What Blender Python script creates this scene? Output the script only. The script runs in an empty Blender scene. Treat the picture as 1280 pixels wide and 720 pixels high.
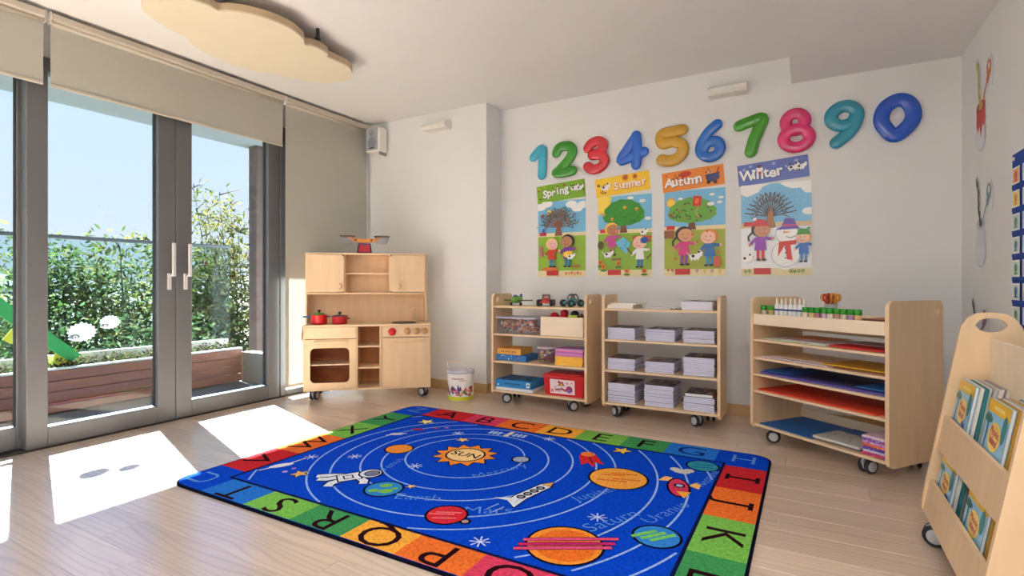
import bpy, bmesh, math, random
from mathutils import Vector, Matrix, Euler
from mathutils.geometry import tessellate_polygon
PI = math.pi
R = math.radians
rnd = random.Random(7)
SC = bpy.context.scene
COL = SC.collection

# ------------------------------------------------------------------ camera
cam_data = bpy.data.cameras.new('camera')
cam_data.sensor_fit = 'HORIZONTAL'
cam_data.sensor_width = 36.0
cam_data.lens = 36.0 * 658.6 / 1280.0
cam_data.shift_y = -6.5 / 1280.0
cam_data.clip_start = 0.05
cam_data.clip_end = 2000
cam = bpy.data.objects.new('camera', cam_data)
COL.objects.link(cam)
cam.location = (0, -4.719, 1.1)
cam.rotation_euler = (R(90), 0, 0.5122)
SC.camera = cam

# ------------------------------------------------------------------ sky, sun, exposure
SC.view_settings.view_transform = 'Standard'
SC.view_settings.look = 'None'
SC.view_settings.gamma = 1.0
SC.view_settings.exposure = 0.22
SC.view_settings.use_curve_mapping = False
SC.cycles.max_bounces = 12
SC.cycles.diffuse_bounces = 7
SC.cycles.glossy_bounces = 4
SC.cycles.transmission_bounces = 4
SC.cycles.transparent_max_bounces = 16
SC.cycles.caustics_reflective = False
SC.cycles.caustics_refractive = False
SC.cycles.sample_clamp_indirect = 12
SC.cycles.use_denoising = True
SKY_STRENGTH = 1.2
SUN_STRENGTH = 55.0
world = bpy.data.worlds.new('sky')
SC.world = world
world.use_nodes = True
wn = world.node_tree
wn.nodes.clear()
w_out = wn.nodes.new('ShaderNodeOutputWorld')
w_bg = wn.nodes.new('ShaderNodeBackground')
w_tc = wn.nodes.new('ShaderNodeTexCoord')
w_sep = wn.nodes.new('ShaderNodeSeparateXYZ')
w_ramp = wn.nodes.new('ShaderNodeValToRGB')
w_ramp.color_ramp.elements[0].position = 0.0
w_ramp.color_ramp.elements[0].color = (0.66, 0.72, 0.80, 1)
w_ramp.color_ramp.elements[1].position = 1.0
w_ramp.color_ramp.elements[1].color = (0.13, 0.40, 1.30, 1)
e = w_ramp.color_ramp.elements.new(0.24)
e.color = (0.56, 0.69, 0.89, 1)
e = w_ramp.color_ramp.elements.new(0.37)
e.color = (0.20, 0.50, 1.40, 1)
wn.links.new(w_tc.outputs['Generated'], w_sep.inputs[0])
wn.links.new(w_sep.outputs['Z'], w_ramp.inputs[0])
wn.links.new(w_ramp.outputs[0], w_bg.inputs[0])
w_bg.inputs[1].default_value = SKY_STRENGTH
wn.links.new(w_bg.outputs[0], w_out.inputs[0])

sun_data = bpy.data.lights.new('sun', 'SUN')
sun_data.energy = SUN_STRENGTH
sun_data.angle = R(0.6)
sun_data.color = (1.0, 0.99, 0.985)
sun = bpy.data.objects.new('sun', sun_data)
COL.objects.link(sun)
sun.location = (-8, -1, 7)
sun.rotation_euler = Vector((1.0, -0.325, -0.86)).to_track_quat('-Z', 'Y').to_euler()

# ------------------------------------------------------------------ materials
def S(r, g, b):
    def f(c):
        c /= 255.0
        return c / 12.92 if c <= 0.04045 else ((c + 0.055) / 1.055) ** 2.4
    return (f(r), f(g), f(b))

MATS = {}
def mat(name, col, rough=0.5, var=0.06, scale=9.0, stretch=(1, 1, 1), bump=0.0, metallic=0.0,
        rand=0.0, attr=False, spec=0.5, detail=3.0, coat=0.0, trans=0.0, alpha=1.0):
    """Principled material whose colour is varied by a noise (stretched into grain where asked)."""
    if name in MATS:
        return MATS[name]
    m = bpy.data.materials.new(name)
    m.use_nodes = True
    nt = m.node_tree
    p = nt.nodes['Principled BSDF']
    p.inputs['Roughness'].default_value = rough
    p.inputs['Metallic'].default_value = metallic
    p.inputs['Specular IOR Level'].default_value = spec
    p.inputs['Coat Weight'].default_value = coat
    p.inputs['Coat Roughness'].default_value = 0.16
    p.inputs['Alpha'].default_value = alpha
    tc = nt.nodes.new('ShaderNodeTexCoord')
    mp = nt.nodes.new('ShaderNodeMapping')
    mp.inputs['Scale'].default_value = stretch
    no = nt.nodes.new('ShaderNodeTexNoise')
    no.inputs['Scale'].default_value = scale
    no.inputs['Detail'].default_value = detail
    nt.links.new(tc.outputs['Object'], mp.inputs[0])
    nt.links.new(mp.outputs[0], no.inputs['Vector'])
    mr = nt.nodes.new('ShaderNodeMapRange')
    mr.inputs['From Min'].default_value = 0.25
    mr.inputs['From Max'].default_value = 0.75
    mr.inputs['To Min'].default_value = 1 - var
    mr.inputs['To Max'].default_value = 1 + var
    nt.links.new(no.outputs['Fac'], mr.inputs['Value'])
    val = mr.outputs[0]
    if rand > 0:
        oi = nt.nodes.new('ShaderNodeObjectInfo')
        add = nt.nodes.new('ShaderNodeVectorMath')
        add.operation = 'ADD'
        sc = nt.nodes.new('ShaderNodeVectorMath')
        sc.operation = 'SCALE'
        sc.inputs['Scale'].default_value = 37.0
        cx = nt.nodes.new('ShaderNodeCombineXYZ')
        for k in range(3):
            nt.links.new(oi.outputs['Random'], cx.inputs[k])
        nt.links.new(cx.outputs[0], sc.inputs[0])
        nt.links.new(tc.outputs['Object'], add.inputs[0])
        nt.links.new(sc.outputs[0], add.inputs[1])
        nt.links.new(add.outputs[0], mp.inputs[0])
        r2 = nt.nodes.new('ShaderNodeMapRange')
        r2.inputs['To Min'].default_value = 1 - rand
        r2.inputs['To Max'].default_value = 1 + rand
        nt.links.new(oi.outputs['Random'], r2.inputs['Value'])
        mu = nt.nodes.new('ShaderNodeMath')
        mu.operation = 'MULTIPLY'
        nt.links.new(val, mu.inputs[0])
        nt.links.new(r2.outputs[0], mu.inputs[1])
        val = mu.outputs[0]
    mx = nt.nodes.new('ShaderNodeVectorMath')
    mx.operation = 'SCALE'
    if attr:
        at = nt.nodes.new('ShaderNodeAttribute')
        at.attribute_name = 'Col'
        nt.links.new(at.outputs['Color'], mx.inputs[0])
    else:
        mx.inputs[0].default_value = col
    nt.links.new(val, mx.inputs['Scale'])
    nt.links.new(mx.outputs[0], p.inputs['Base Color'])
    if bump > 0:
        bp = nt.nodes.new('ShaderNodeBump')
        bp.inputs['Strength'].default_value = bump
        bp.inputs['Distance'].default_value = 0.004
        nt.links.new(no.outputs['Fac'], bp.inputs['Height'])
        nt.links.new(bp.outputs[0], p.inputs['Normal'])
    if trans > 0:
        out = nt.nodes['Material Output']
        tr = nt.nodes.new('ShaderNodeBsdfTranslucent')
        ms = nt.nodes.new('ShaderNodeMixShader')
        ms.inputs[0].default_value = trans
        nt.links.new(mx.outputs[0], tr.inputs[0])
        nt.links.new(p.outputs[0], ms.inputs[1])
        nt.links.new(tr.outputs[0], ms.inputs[2])
        nt.links.new(ms.outputs[0], out.inputs[0])
    MATS[name] = m
    return m

def glass_mat(name, tint, ior=1.45, rough=0.0, body=0.0, body_col=(1, 1, 1)):
    if name in MATS:
        return MATS[name]
    m = bpy.data.materials.new(name)
    m.use_nodes = True
    nt = m.node_tree
    nt.nodes.clear()
    out = nt.nodes.new('ShaderNodeOutputMaterial')
    tr = nt.nodes.new('ShaderNodeBsdfTransparent')
    tr.inputs[0].default_value = (*tint, 1)
    gl = nt.nodes.new('ShaderNodeBsdfGlossy')
    gl.inputs['Roughness'].default_value = rough
    fr = nt.nodes.new('ShaderNodeFresnel')
    fr.inputs[0].default_value = ior
    ms = nt.nodes.new('ShaderNodeMixShader')
    ge = nt.nodes.new('ShaderNodeNewGeometry')
    mi = nt.nodes.new('ShaderNodeMapRange')          # the same reflectance on the inner and outer face of the sheet
    mi.inputs['To Min'].default_value = ior
    mi.inputs['To Max'].default_value = 1.0 / ior
    nt.links.new(ge.outputs['Backfacing'], mi.inputs['Value'])
    nt.links.new(mi.outputs[0], fr.inputs[0])
    nt.links.new(fr.outputs[0], ms.inputs[0])
    last = tr
    if body > 0:
        df = nt.nodes.new('ShaderNodeBsdfDiffuse')
        df.inputs[0].default_value = (*body_col, 1)
        m2 = nt.nodes.new('ShaderNodeMixShader')
        m2.inputs[0].default_value = body
        nt.links.new(tr.outputs[0], m2.inputs[1])
        nt.links.new(df.outputs[0], m2.inputs[2])
        last = m2
    nt.links.new(last.outputs[0], ms.inputs[1])
    nt.links.new(gl.outputs[0], ms.inputs[2])
    nt.links.new(ms.outputs[0], out.inputs[0])
    MATS[name] = m
    return m

wall_m = mat('wall_paint', S(228, 229, 230), 0.9, 0.015, 3, bump=0.02)
ceil_m = mat('ceiling_paint', S(226, 226, 226), 0.95, 0.012, 3)
trimwood_m = mat('skirting_oak', S(196, 160, 112), 0.45, 0.08, 6, (1.5, 8, 12))
plank_m = mat('oak_plank', S(219, 198, 179), 0.30, 0.10, 1.0, (1.5, 15, 15), bump=0.04, rand=0.085, detail=6, spec=1.0, coat=0.7)
def add_grain(m):
    nt = m.node_tree
    mp = next(n for n in nt.nodes if n.type == 'MAPPING'); mx = next(n for n in nt.nodes if n.type == 'VECT_MATH' and n.operation == 'SCALE' and n.outputs[0].links and n.outputs[0].links[0].to_node.type == 'BSDF_PRINCIPLED')
    wv = nt.nodes.new('ShaderNodeTexWave'); wv.wave_type = 'BANDS'; wv.bands_direction = 'Y'
    wv.inputs['Scale'].default_value = 1.6; wv.inputs['Distortion'].default_value = 14.0; wv.inputs['Detail'].default_value = 1.0; wv.inputs['Detail Scale'].default_value = 0.7
    m2 = nt.nodes.new('ShaderNodeMapping'); m2.inputs['Scale'].default_value = (1.0, 6.0, 6.0)
    nt.links.new(mp.inputs[0].links[0].from_socket, m2.inputs[0]); nt.links.new(m2.outputs[0], wv.inputs['Vector'])
    mr = nt.nodes.new('ShaderNodeMapRange'); mr.inputs['From Min'].default_value = 0.0; mr.inputs['From Max'].default_value = 0.35
    mr.inputs['To Min'].default_value = 0.84; mr.inputs['To Max'].default_value = 1.0
    nt.links.new(wv.outputs['Fac'], mr.inputs['Value'])
    mu = nt.nodes.new('ShaderNodeMath'); mu.operation = 'MULTIPLY'
    src = mx.inputs['Scale'].links[0].from_socket
    nt.links.new(src, mu.inputs[0]); nt.links.new(mr.outputs[0], mu.inputs[1]); nt.links.new(mu.outputs[0], mx.inputs['Scale'])
add_grain(plank_m)
birch_v = mat('birch_upright', S(226, 196, 157), 0.42, 0.07, 1.0, (16, 16, 2.2), detail=5)
birch_h = mat('birch_flat', S(230, 202, 165), 0.42, 0.07, 1.0, (2.2, 16, 16), detail=5)
birch_edge = mat('birch_edge', S(238, 212, 178), 0.5, 0.05, 1.0, (20, 60, 60))
birch_pale = mat('birch_pale', S(240, 222, 194), 0.45, 0.05, 1.0, (2.2, 16, 16), detail=5)
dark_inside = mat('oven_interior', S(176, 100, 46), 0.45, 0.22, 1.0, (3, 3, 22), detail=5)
alu_m = mat('bronze_aluminium', S(100, 101, 104), 0.38, 0.02, 4, metallic=0.15)
alu_dark = mat('frame_gasket', S(40, 38, 36), 0.6, 0.02)
steel_m = mat('brushed_steel', S(214, 214, 216), 0.35, 0.04, 30, (1, 1, 8), metallic=0.35)
blind_m = mat('blind_fabric', S(186, 184, 174), 0.9, 0.02, 60, (1, 1, 1), trans=0.12)
blind_rail = mat('blind_rail', S(190, 182, 168), 0.5, 0.02)
white_pl = mat('white_plastic', S(235, 233, 228), 0.4, 0.02)
grey_pl = mat('grey_plastic', S(150, 152, 156), 0.5, 0.03)
hub_m = mat('caster_hub_grey', S(176, 178, 184), 0.4, 0.03)
black_pl = mat('black_rubber', S(34, 34, 37), 0.55, 0.05)
print_m = mat('printed_colour', (1, 1, 1), 0.5, 0.02, 60, attr=True)
gloss_print = mat('glossy_print', (1, 1, 1), 0.28, 0.02, 60, attr=True)
pile_m = mat('carpet_pile', (1, 1, 1), 0.95, 0.30, 70, attr=True, bump=0.35, spec=0.06, detail=6)
toy_m = mat('toy_plastic', (1, 1, 1), 0.35, 0.03, 20, attr=True)
paper_m = mat('paper_colour', (1, 1, 1), 0.7, 0.03, 12, attr=True)
leaf_m = mat('leaf', (1, 1, 1), 0.8, 0.15, 3, attr=True, trans=0.45, spec=0.05)
bark_m = mat('bark', S(96, 84, 66), 0.9, 0.2, 8, (1, 1, 0.2), bump=0.4)
lamp_m = mat('lamp_panel', S(222, 210, 186), 0.6, 0.02, 5)
lamp_side = mat('lamp_side_wood', S(192, 170, 136), 0.6, 0.05, 8)
pane_m = glass_mat('window_glass', (0.94, 0.97, 0.97), 1.45)
pane_blue = glass_mat('balustrade_glass', (0.80, 0.90, 0.92), 1.16)
clear_pl = glass_mat('clear_plastic', (0.95, 0.96, 0.98), 1.25, 0.08, 0.06, (0.85, 0.87, 0.92))
red_pl = mat('red_plastic', S(206, 30, 38), 0.35, 0.03)
chart_m = mat('blue_canvas', S(24, 66, 160), 0.8, 0.06, 40)

# ------------------------------------------------------------------ mesh builder
class MB:
    def __init__(self):
        self.v = []; self.f = []; self.mi = []; self.sm = []; self.c = []
        self.xf = None; self.mat = 0; self.col = (1, 1, 1); self.smooth = False
    def add(self, vs, fs, smooth=None):
        o = len(self.v)
        if self.xf is not None:
            vs = [tuple(self.xf @ Vector(p)) for p in vs]
        self.v.extend(tuple(p) for p in vs)
        s = self.smooth if smooth is None else smooth
        for f in fs:
            self.f.append([i + o for i in f]); self.mi.append(self.mat); self.sm.append(s); self.c.append(self.col)
        return self
    def box(self, x0, x1, y0, y1, z0, z1, b=0.0):
        if x1 < x0: x0, x1 = x1, x0
        if y1 < y0: y0, y1 = y1, y0
        if z1 < z0: z0, z1 = z1, z0
        b = min(b, (x1 - x0) * .45, (y1 - y0) * .45, (z1 - z0) * .45)
        if b <= 0:
            vs = [(x, y, z) for x in (x0, x1) for y in (y0, y1) for z in (z0, z1)]
            fs = [(0, 1, 3, 2), (4, 6, 7, 5), (0, 4, 5, 1), (2, 3, 7, 6), (0, 2, 6, 4), (1, 5, 7, 3)]
            return self.add(vs, fs)
        vs = []; idx = {}
        X = (x0, x1); Y = (y0, y1); Z = (z0, z1)
        for i in (0, 1):
            for j in (0, 1):
                for k in (0, 1):
                    sx, sy, sz = (1 - 2 * i), (1 - 2 * j), (1 - 2 * k)
                    for a in range(3):
                        p = [X[i] + sx * b, Y[j] + sy * b, Z[k] + sz * b]
                        p[a] = (X[i], Y[j], Z[k])[a]
                        idx[(i, j, k, a)] = len(vs); vs.append(tuple(p))
        fs = []
        for i in (0, 1):
            fs.append([idx[(i, j, k, 0)] for j, k in ((0, 0), (0, 1), (1, 1), (1, 0))])
            fs.append([idx[(j, i, k, 1)] for j, k in ((0, 0), (1, 0), (1, 1), (0, 1))])
            fs.append([idx[(j, k, i, 2)] for j, k in ((0, 0), (0, 1), (1, 1), (1, 0))])
        for i in (0, 1):
            for j in (0, 1):
                fs.append([idx[(i, j, 0, 0)], idx[(i, j, 1, 0)], idx[(i, j, 1, 1)], idx[(i, j, 0, 1)]])
                fs.append([idx[(i, 0, j, 0)], idx[(i, 1, j, 0)], idx[(i, 1, j, 2)], idx[(i, 0, j, 2)]])
                fs.append([idx[(0, i, j, 1)], idx[(1, i, j, 1)], idx[(1, i, j, 2)], idx[(0, i, j, 2)]])
                for k in (0, 1):
                    fs.append([idx[(i, j, k, 0)], idx[(i, j, k, 1)], idx[(i, j, k, 2)]])
        return self.add(vs, fs)
    def prism(self, loops, t0, t1, plane='xy'):
        """loops: [outer, hole, ...] 2D points; extruded along the third axis from t0 to t1"""
        def mp(p, t):
            if plane == 'xy': return (p[0], p[1], t)
            if plane == 'xz': return (p[0], t, p[1])
            return (t, p[0], p[1])
        flat = [p for l in loops for p in l]
        n = len(flat)
        tris = tessellate_polygon([[Vector((p[0], p[1], 0)) for p in l] for l in loops])
        vs = [mp(p, t0) for p in flat] + [mp(p, t1) for p in flat]
        fs = [list(t) for t in tris] + [[i + n for i in reversed(t)] for t in tris]
        o = 0
        for l in loops:
            k = len(l)
            for i in range(k):
                j = (i + 1) % k
                fs.append([o + i, o + j, o + j + n, o + i + n])
            o += k
        return self.add(vs, fs)
    def lathe(self, prof, n=20, at=(0, 0, 0), axis='z', smooth=True):
        vs = []; fs = []
        for r, z in prof:
            for k in range(n):
                a = 2 * PI * k / n
                p = (r * math.cos(a), r * math.sin(a), z)
                if axis == 'x': p = (p[2], p[0], p[1])
                if axis == 'y': p = (p[0], p[2], p[1])
                vs.append((p[0] + at[0], p[1] + at[1], p[2] + at[2]))
        for i in range(len(prof) - 1):
            for k in range(n):
                k2 = (k + 1) % n
                fs.append([i * n + k, i * n + k2, (i + 1) * n + k2, (i + 1) * n + k])
        self.add(vs, fs, smooth)
        caps = []
        if prof[0][0] > 1e-5: caps.append(list(range(n)))
        if prof[-1][0] > 1e-5: caps.append([(len(prof) - 1) * n + k for k in range(n)])
        o = len(self.v) - len(vs)
        for c in caps:
            self.f.append([o + i for i in c]); self.mi.append(self.mat); self.sm.append(False); self.c.append(self.col)
        return self
    def cyl(self, p0, p1, r, n=14, r1=None):
        return self.tube([p0, p1], [r, r if r1 is None else r1], n)
    def tube(self, pts, r, n=8, caps=True, smooth=True):
        pts = [Vector(p) for p in pts]
        rs = r if isinstance(r, (list, tuple)) else [r] * len(pts)
        vs = []; fs = []
        up = None
        for i, p in enumerate(pts):
            t = (pts[min(i + 1, len(pts) - 1)] - pts[max(i - 1, 0)]).normalized()
            if up is None:
                up = Vector((0, 0, 1)) if abs(t.z) < .9 else Vector((1, 0, 0))
            s = t.cross(up).normalized(); up = s.cross(t).normalized()
            for k in range(n):
                a = 2 * PI * k / n
                vs.append(tuple(p + (s * math.cos(a) + up * math.sin(a)) * rs[i]))
        for i in range(len(pts) - 1):
            for k in range(n):
                k2 = (k + 1) % n
                fs.append([i * n + k, i * n + k2, (i + 1) * n + k2, (i + 1) * n + k])
        self.add(vs, fs, smooth)
        if caps:
            o = len(self.v) - len(vs)
            for c in (list(range(n)), [(len(pts) - 1) * n + k for k in range(n)]):
                self.f.append([o + i for i in c]); self.mi.append(self.mat); self.sm.append(False); self.c.append(self.col)
        return self
    def ell(self, c, rad, n=12, m=8):
        if not isinstance(rad, (list, tuple)): rad = (rad, rad, rad)
        prof = [(max(math.sin(PI * i / m), 1e-6), -math.cos(PI * i / m)) for i in range(m + 1)]
        vs = []; fs = []
        for r, z in prof:
            for k in range(n):
                a = 2 * PI * k / n
                vs.append((c[0] + rad[0] * r * math.cos(a), c[1] + rad[1] * r * math.sin(a), c[2] + rad[2] * z))
        for i in range(m):
            for k in range(n):
                k2 = (k + 1) % n
                fs.append([i * n + k, i * n + k2, (i + 1) * n + k2, (i + 1) * n + k])
        return self.add(vs, fs, True)
    def mesh(self, name, mats, recalc=True):
        me = bpy.data.meshes.new(name)
        me.from_pydata(self.v, [], self.f)
        if not isinstance(mats, (list, tuple)): mats = [mats]
        for m in mats: me.materials.append(m)
        me.polygons.foreach_set('material_index', self.mi)
        me.polygons.foreach_set('use_smooth', self.sm)
        if any(c != (1, 1, 1) for c in self.c):
            ca = me.color_attributes.new('Col', 'FLOAT_COLOR', 'CORNER')
            buf = []
            for f, c in zip(self.f, self.c):
                buf.extend((c[0], c[1], c[2], 1.0) * len(f))
            ca.data.foreach_set('color', buf)
        if recalc:
            bm = bmesh.new(); bm.from_mesh(me)
            bmesh.ops.recalc_face_normals(bm, faces=bm.faces)
            bm.to_mesh(me); bm.free()
        me.update()
        return me

def link(name, me, parent=None, loc=None, rot=None):
    o = bpy.data.objects.new(name, me)
    COL.objects.link(o)
    if parent is not None: o.parent = parent
    if loc is not None: o.location = loc
    if rot is not None: o.rotation_euler = rot
    return o
def obj(name, mb, mats, parent=None, loc=None, rot=None, recalc=True):
    return link(name, mb.mesh(name, mats, recalc), parent, loc, rot)
def tag(o, label, cat, group=None):
    o['label'] = label; o['category'] = cat
    if group: o['group'] = group
    return o
def thing(name, label, cat, loc=(0, 0, 0), rotz=0.0, group=None, rot=None):
    o = bpy.data.objects.new(name, None); COL.objects.link(o)
    o.empty_display_size = 0.05
    o.location = loc
    o.rotation_euler = rot if rot is not None else (0, 0, rotz)
    return tag(o, label, cat, group)
def struct(name, mb, mats, parent=None, loc=None, rot=None):
    o = obj(name, mb, mats, parent, loc, rot)
    if parent is None: o['kind'] = 'structure'
    return o
def structroot(name, loc=(0, 0, 0)):
    o = bpy.data.objects.new(name, None); COL.objects.link(o)
    o.location = loc; o['kind'] = 'structure'
    return o
def dup(root, loc=None, rot=None, label=None, group=None):
    r = root.copy(); COL.objects.link(r)
    if loc is not None: r.location = loc
    if rot is not None: r.rotation_euler = rot
    if label: r['label'] = label
    if group: r['group'] = group
    for ch in list(root.children):
        c = ch.copy(); COL.objects.link(c); c.parent = r
        for g in list(ch.children):
            d = g.copy(); COL.objects.link(d); d.parent = c
    return r

def rrect(x0, y0, x1, y1, r, n=5, radii=None):
    rr = radii or (r, r, r, r)     # corners: x0y0, x1y0, x1y1, x0y1
    out = []
    for (cx, cy, sx, sy, a0), r in zip(((x0, y0, 1, 1, 180), (x1, y0, -1, 1, 270), (x1, y1, -1, -1, 0), (x0, y1, 1, -1, 90)), rr):
        if r <= 0: out.append((cx, cy)); continue
        for k in range(n + 1):
            a = R(a0 + 90 * k / n)
            out.append((cx + sx * r + r * math.cos(a), cy + sy * r + r * math.sin(a)))
    return out
def circ(x, y, r, n=16, ry=None):
    ry = r if ry is None else ry
    return [(x + r * math.cos(2 * PI * k / n), y + ry * math.sin(2 * PI * k / n)) for k in range(n)]
def smooth_poly(pts, per=6):
    """closed Catmull-Rom through 2D points"""
    n = len(pts); out = []
    for i in range(n):
        p0, p1, p2, p3 = pts[i - 1], pts[i], pts[(i + 1) % n], pts[(i + 2) % n]
        for k in range(per):
            t = k / per
            out.append(tuple(.5 * (2 * b + (c - a) * t + (2 * a - 5 * b + 4 * c - d) * t * t + (-a + 3 * b - 3 * c + d) * t ** 3)
                             for a, b, c, d in zip(p0, p1, p2, p3)))
    return out
def spline(pts, per=6):
    pts = list(pts); q = [pts[0]] + pts + [pts[-1]]; out = []
    for i in range(1, len(q) - 2):
        p0, p1, p2, p3 = q[i - 1], q[i], q[i + 1], q[i + 2]
        for k in range(per):
            t = k / per
            out.append(tuple(.5 * (2 * b + (c - a) * t + (2 * a - 5 * b + 4 * c - d) * t * t + (-a + 3 * b - 3 * c + d) * t ** 3)
                             for a, b, c, d in zip(p0, p1, p2, p3)))
    out.append(tuple(pts[-1]))
    return out

# ------------------------------------------------------------------ flat print: ink shapes laid on a sheet
_TXT = {}
def text_tris(s, bold=0.0):
    key = (s, bold)
    if key not in _TXT:
        cu = bpy.data.curves.new('ink_text', 'FONT')
        cu.body = s; cu.size = 1.0; cu.offset = bold; cu.align_x = 'CENTER'; cu.align_y = 'CENTER'; cu.resolution_u = 3
        o = bpy.data.objects.new('ink_text', cu)
        COL.objects.link(o)
        dg = bpy.context.evaluated_depsgraph_get()
        me = bpy.data.meshes.new_from_object(o.evaluated_get(dg))
        _TXT[key] = ([(v.co.x, v.co.y) for v in me.vertices], [list(p.vertices) for p in me.polygons])
        bpy.data.objects.remove(o); bpy.data.curves.remove(cu); bpy.data.meshes.remove(me)
    return _TXT[key]

class Ink:
    """flat coloured shapes in the local xy plane, each laid 0.1 mm above the last"""
    def __init__(self, step=0.0001, z=0.0003):
        self.mb = MB(); self.z = z; self.step = step; self.clip = None
    def _z(self):
        self.z += self.step
        return self.z
    def cl(self, p):
        if self.clip is None: return p
        x0, y0, x1, y1 = self.clip
        return (min(max(p[0], x0), x1), min(max(p[1], y0), y1))
    def poly(self, pts, col):
        z = self._z(); self.mb.col = col
        pts = [self.cl(p) for p in pts]
        tris = tessellate_polygon([[Vector((p[0], p[1], 0)) for p in pts]])
        fs = []
        for t in tris:
            a, b, c = (pts[i] for i in t)
            ar = (b[0] - a[0]) * (c[1] - a[1]) - (c[0] - a[0]) * (b[1] - a[1])
            fs.append(list(t) if ar > 0 else list(reversed(t)))
        self.mb.add([(p[0], p[1], z) for p in pts], fs)
    def rect(self, x0, y0, x1, y1, col): self.poly([(x0, y0), (x1, y0), (x1, y1), (x0, y1)], col)
    def disc(self, x, y, r, col, ry=None, n=18, rot=0.0):
        pts = circ(0, 0, r, n, ry)
        c, s = math.cos(rot), math.sin(rot)
        self.poly([(x + a * c - b * s, y + a * s + b * c) for a, b in pts], col)
    def line(self, pts, w, col, closed=False):
        z = self._z(); self.mb.col = col
        pts = [Vector((p[0], p[1])) for p in pts]; n = len(pts); vs = []; fs = []
        for i, p in enumerate(pts):
            a = pts[i - 1] if (i or closed) else p
            b = pts[(i + 1) % n] if (i < n - 1 or closed) else p
            t = (b - a)
            t = t.normalized() if t.length > 1e-9 else Vector((1, 0))
            q = Vector((-t.y, t.x)) * (w / 2)
            for g in (p - q, p + q):
                g = self.cl((g.x, g.y)); vs.append((g[0], g[1], z))
        for i in range(n if closed else n - 1):
            j = (i + 1) % n
            fs.append([2 * i, 2 * j, 2 * j + 1, 2 * i + 1])
        self.mb.add(vs, fs)
    def ring(self, x, y, r, w, col, n=48, a0=0, a1=360):
        full = (a1 - a0) >= 360
        k = n if full else max(4, int(n * (a1 - a0) / 360))
        pts = [(x + r * math.cos(R(a0 + (a1 - a0) * i / k)), y + r * math.sin(R(a0 + (a1 - a0) * i / k))) for i in range(k if full else k + 1)]
        self.line(pts, w, col, full)
    def star(self, x, y, r, col, n=5, inner=.45, rot=90):
        self.poly([(x + (r if k % 2 == 0 else r * inner) * math.cos(R(rot + 180 * k / n)),
                    y + (r if k % 2 == 0 else r * inner) * math.sin(R(rot + 180 * k / n))) for k in range(2 * n)], col)
    def spark(self, x, y, r, w, col, n=4, rot=20):
        for k in range(n):
            a = R(rot + 180 * k / n)
            self.line([(x - r * math.cos(a), y - r * math.sin(a)), (x + r * math.cos(a), y + r * math.sin(a))], w, col)
    def text(self, s, x, y, size, col, rot=0.0, bold=0.0, sx=1.0):
        vs, fs = text_tris(s, bold)
        z = self._z(); self.mb.col = col
        c, sn = math.cos(rot), math.sin(rot)
        self.mb.add([(x + size * (a * sx * c - b * sn), y + size * (a * sx * sn + b * c), z) for a, b in vs], fs)
    def word(self, s, x0, x1, y, size, col, bold=0.0, jig=0.0, slope=0.0):
        n = len(s)
        for i, ch in enumerate(s):
            t = (i + .5) / n
            self.text(ch, x0 + (x1 - x0) * t, y + slope * (t - .5) + (jig if i % 2 else -jig), size, col, rot=R(4 if i % 2 else -4) if jig else 0, bold=bold)
    def build(self, name, m, parent, loc=None, rot=None):
        return obj(name, self.mb, m, parent, loc, rot, recalc=False)

# ================================================================== THE ROOM
XL, XR, YB, H = -4.41, 0.929, 0.0, 2.887
Y0 = -8.2                                   # wall behind the camera
COLX, COLY = -2.785, -0.284                 # boxed-out corner

# floor: oak planks laid along x on a slab
fl = struct('floor', MB().box(XL - .02, XR + .2, Y0, .2, -.2, -.016), plank_m)
plank_meshes = {}
def plank_mesh(L):
    L = round(L, 3)
    if L not in plank_meshes:
        plank_meshes[L] = MB().box(0, L - .0015, 0, .1885, -.016, 0, .0012).mesh('plank', plank_m)
    return plank_meshes[L]
row = 0
y = .0
while y > Y0:
    x = XL - .01
    first = (0.5, 1.35, .9, 1.75, 0.2)[row % 5]
    cuts = [first]
    while cuts[-1] < XR - XL + .02: cuts.append(cuts[-1] + 1.9)
    a = 0.0
    for c in cuts:
        c = min(c, XR - XL + .02)
        if c - a > .05:
            link('plank', plank_mesh(c - a), fl, (XL - .01 + a, y - .19, 0))
        a = c
    y -= .19; row += 1

struct('wall_back', MB().box(COLX - .2, XR + .2, YB, YB + .2, -.2, H + .2), wall_m)
struct('wall_corner', MB().box(XL - .2, COLX, COLY, YB + .2, -.2, H + .2), wall_m)
struct('wall_right', MB().box(XR, XR + .2, Y0, YB, -.2, H + .2), wall_m)
struct('wall_front', MB().box(XL - .3, XR + .2, Y0 - .2, Y0, -.2, H + .2), wall_m)
struct('ceiling', MB().box(XL - .4, XR + .2, Y0 - .2, YB + .2, H, H + .2), ceil_m)
struct('trim_1', MB().box(-.116, XR, Y0, YB, 2.675, H), ceil_m)         # lowered ceiling box along the right wall
struct('wall_left', MB().box(XL - .22, XL - .02, Y0, COLY, 2.6, H), wall_m)
struct('baseboard_back', MB().box(COLX + .012, XR - .012, -.012, YB, 0, .095, .003), trimwood_m)
struct('baseboard_corner', MB().box(XL + .0, COLX + .012, COLY - .012, COLY, 0, .095, .003).box(COLX, COLX + .012, COLY, -.012, 0, .095, .003), trimwood_m)
struct('baseboard_right', MB().box(XR - .012, XR, Y0, -.012, 0, .095, .003), trimwood_m)
struct('trim_2', MB().box(XL + .01, XL + .05, COLY - .06, COLY - .005, .1, H, .004), wall_m)   # boxed pipe in the corner beside the blind

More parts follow.
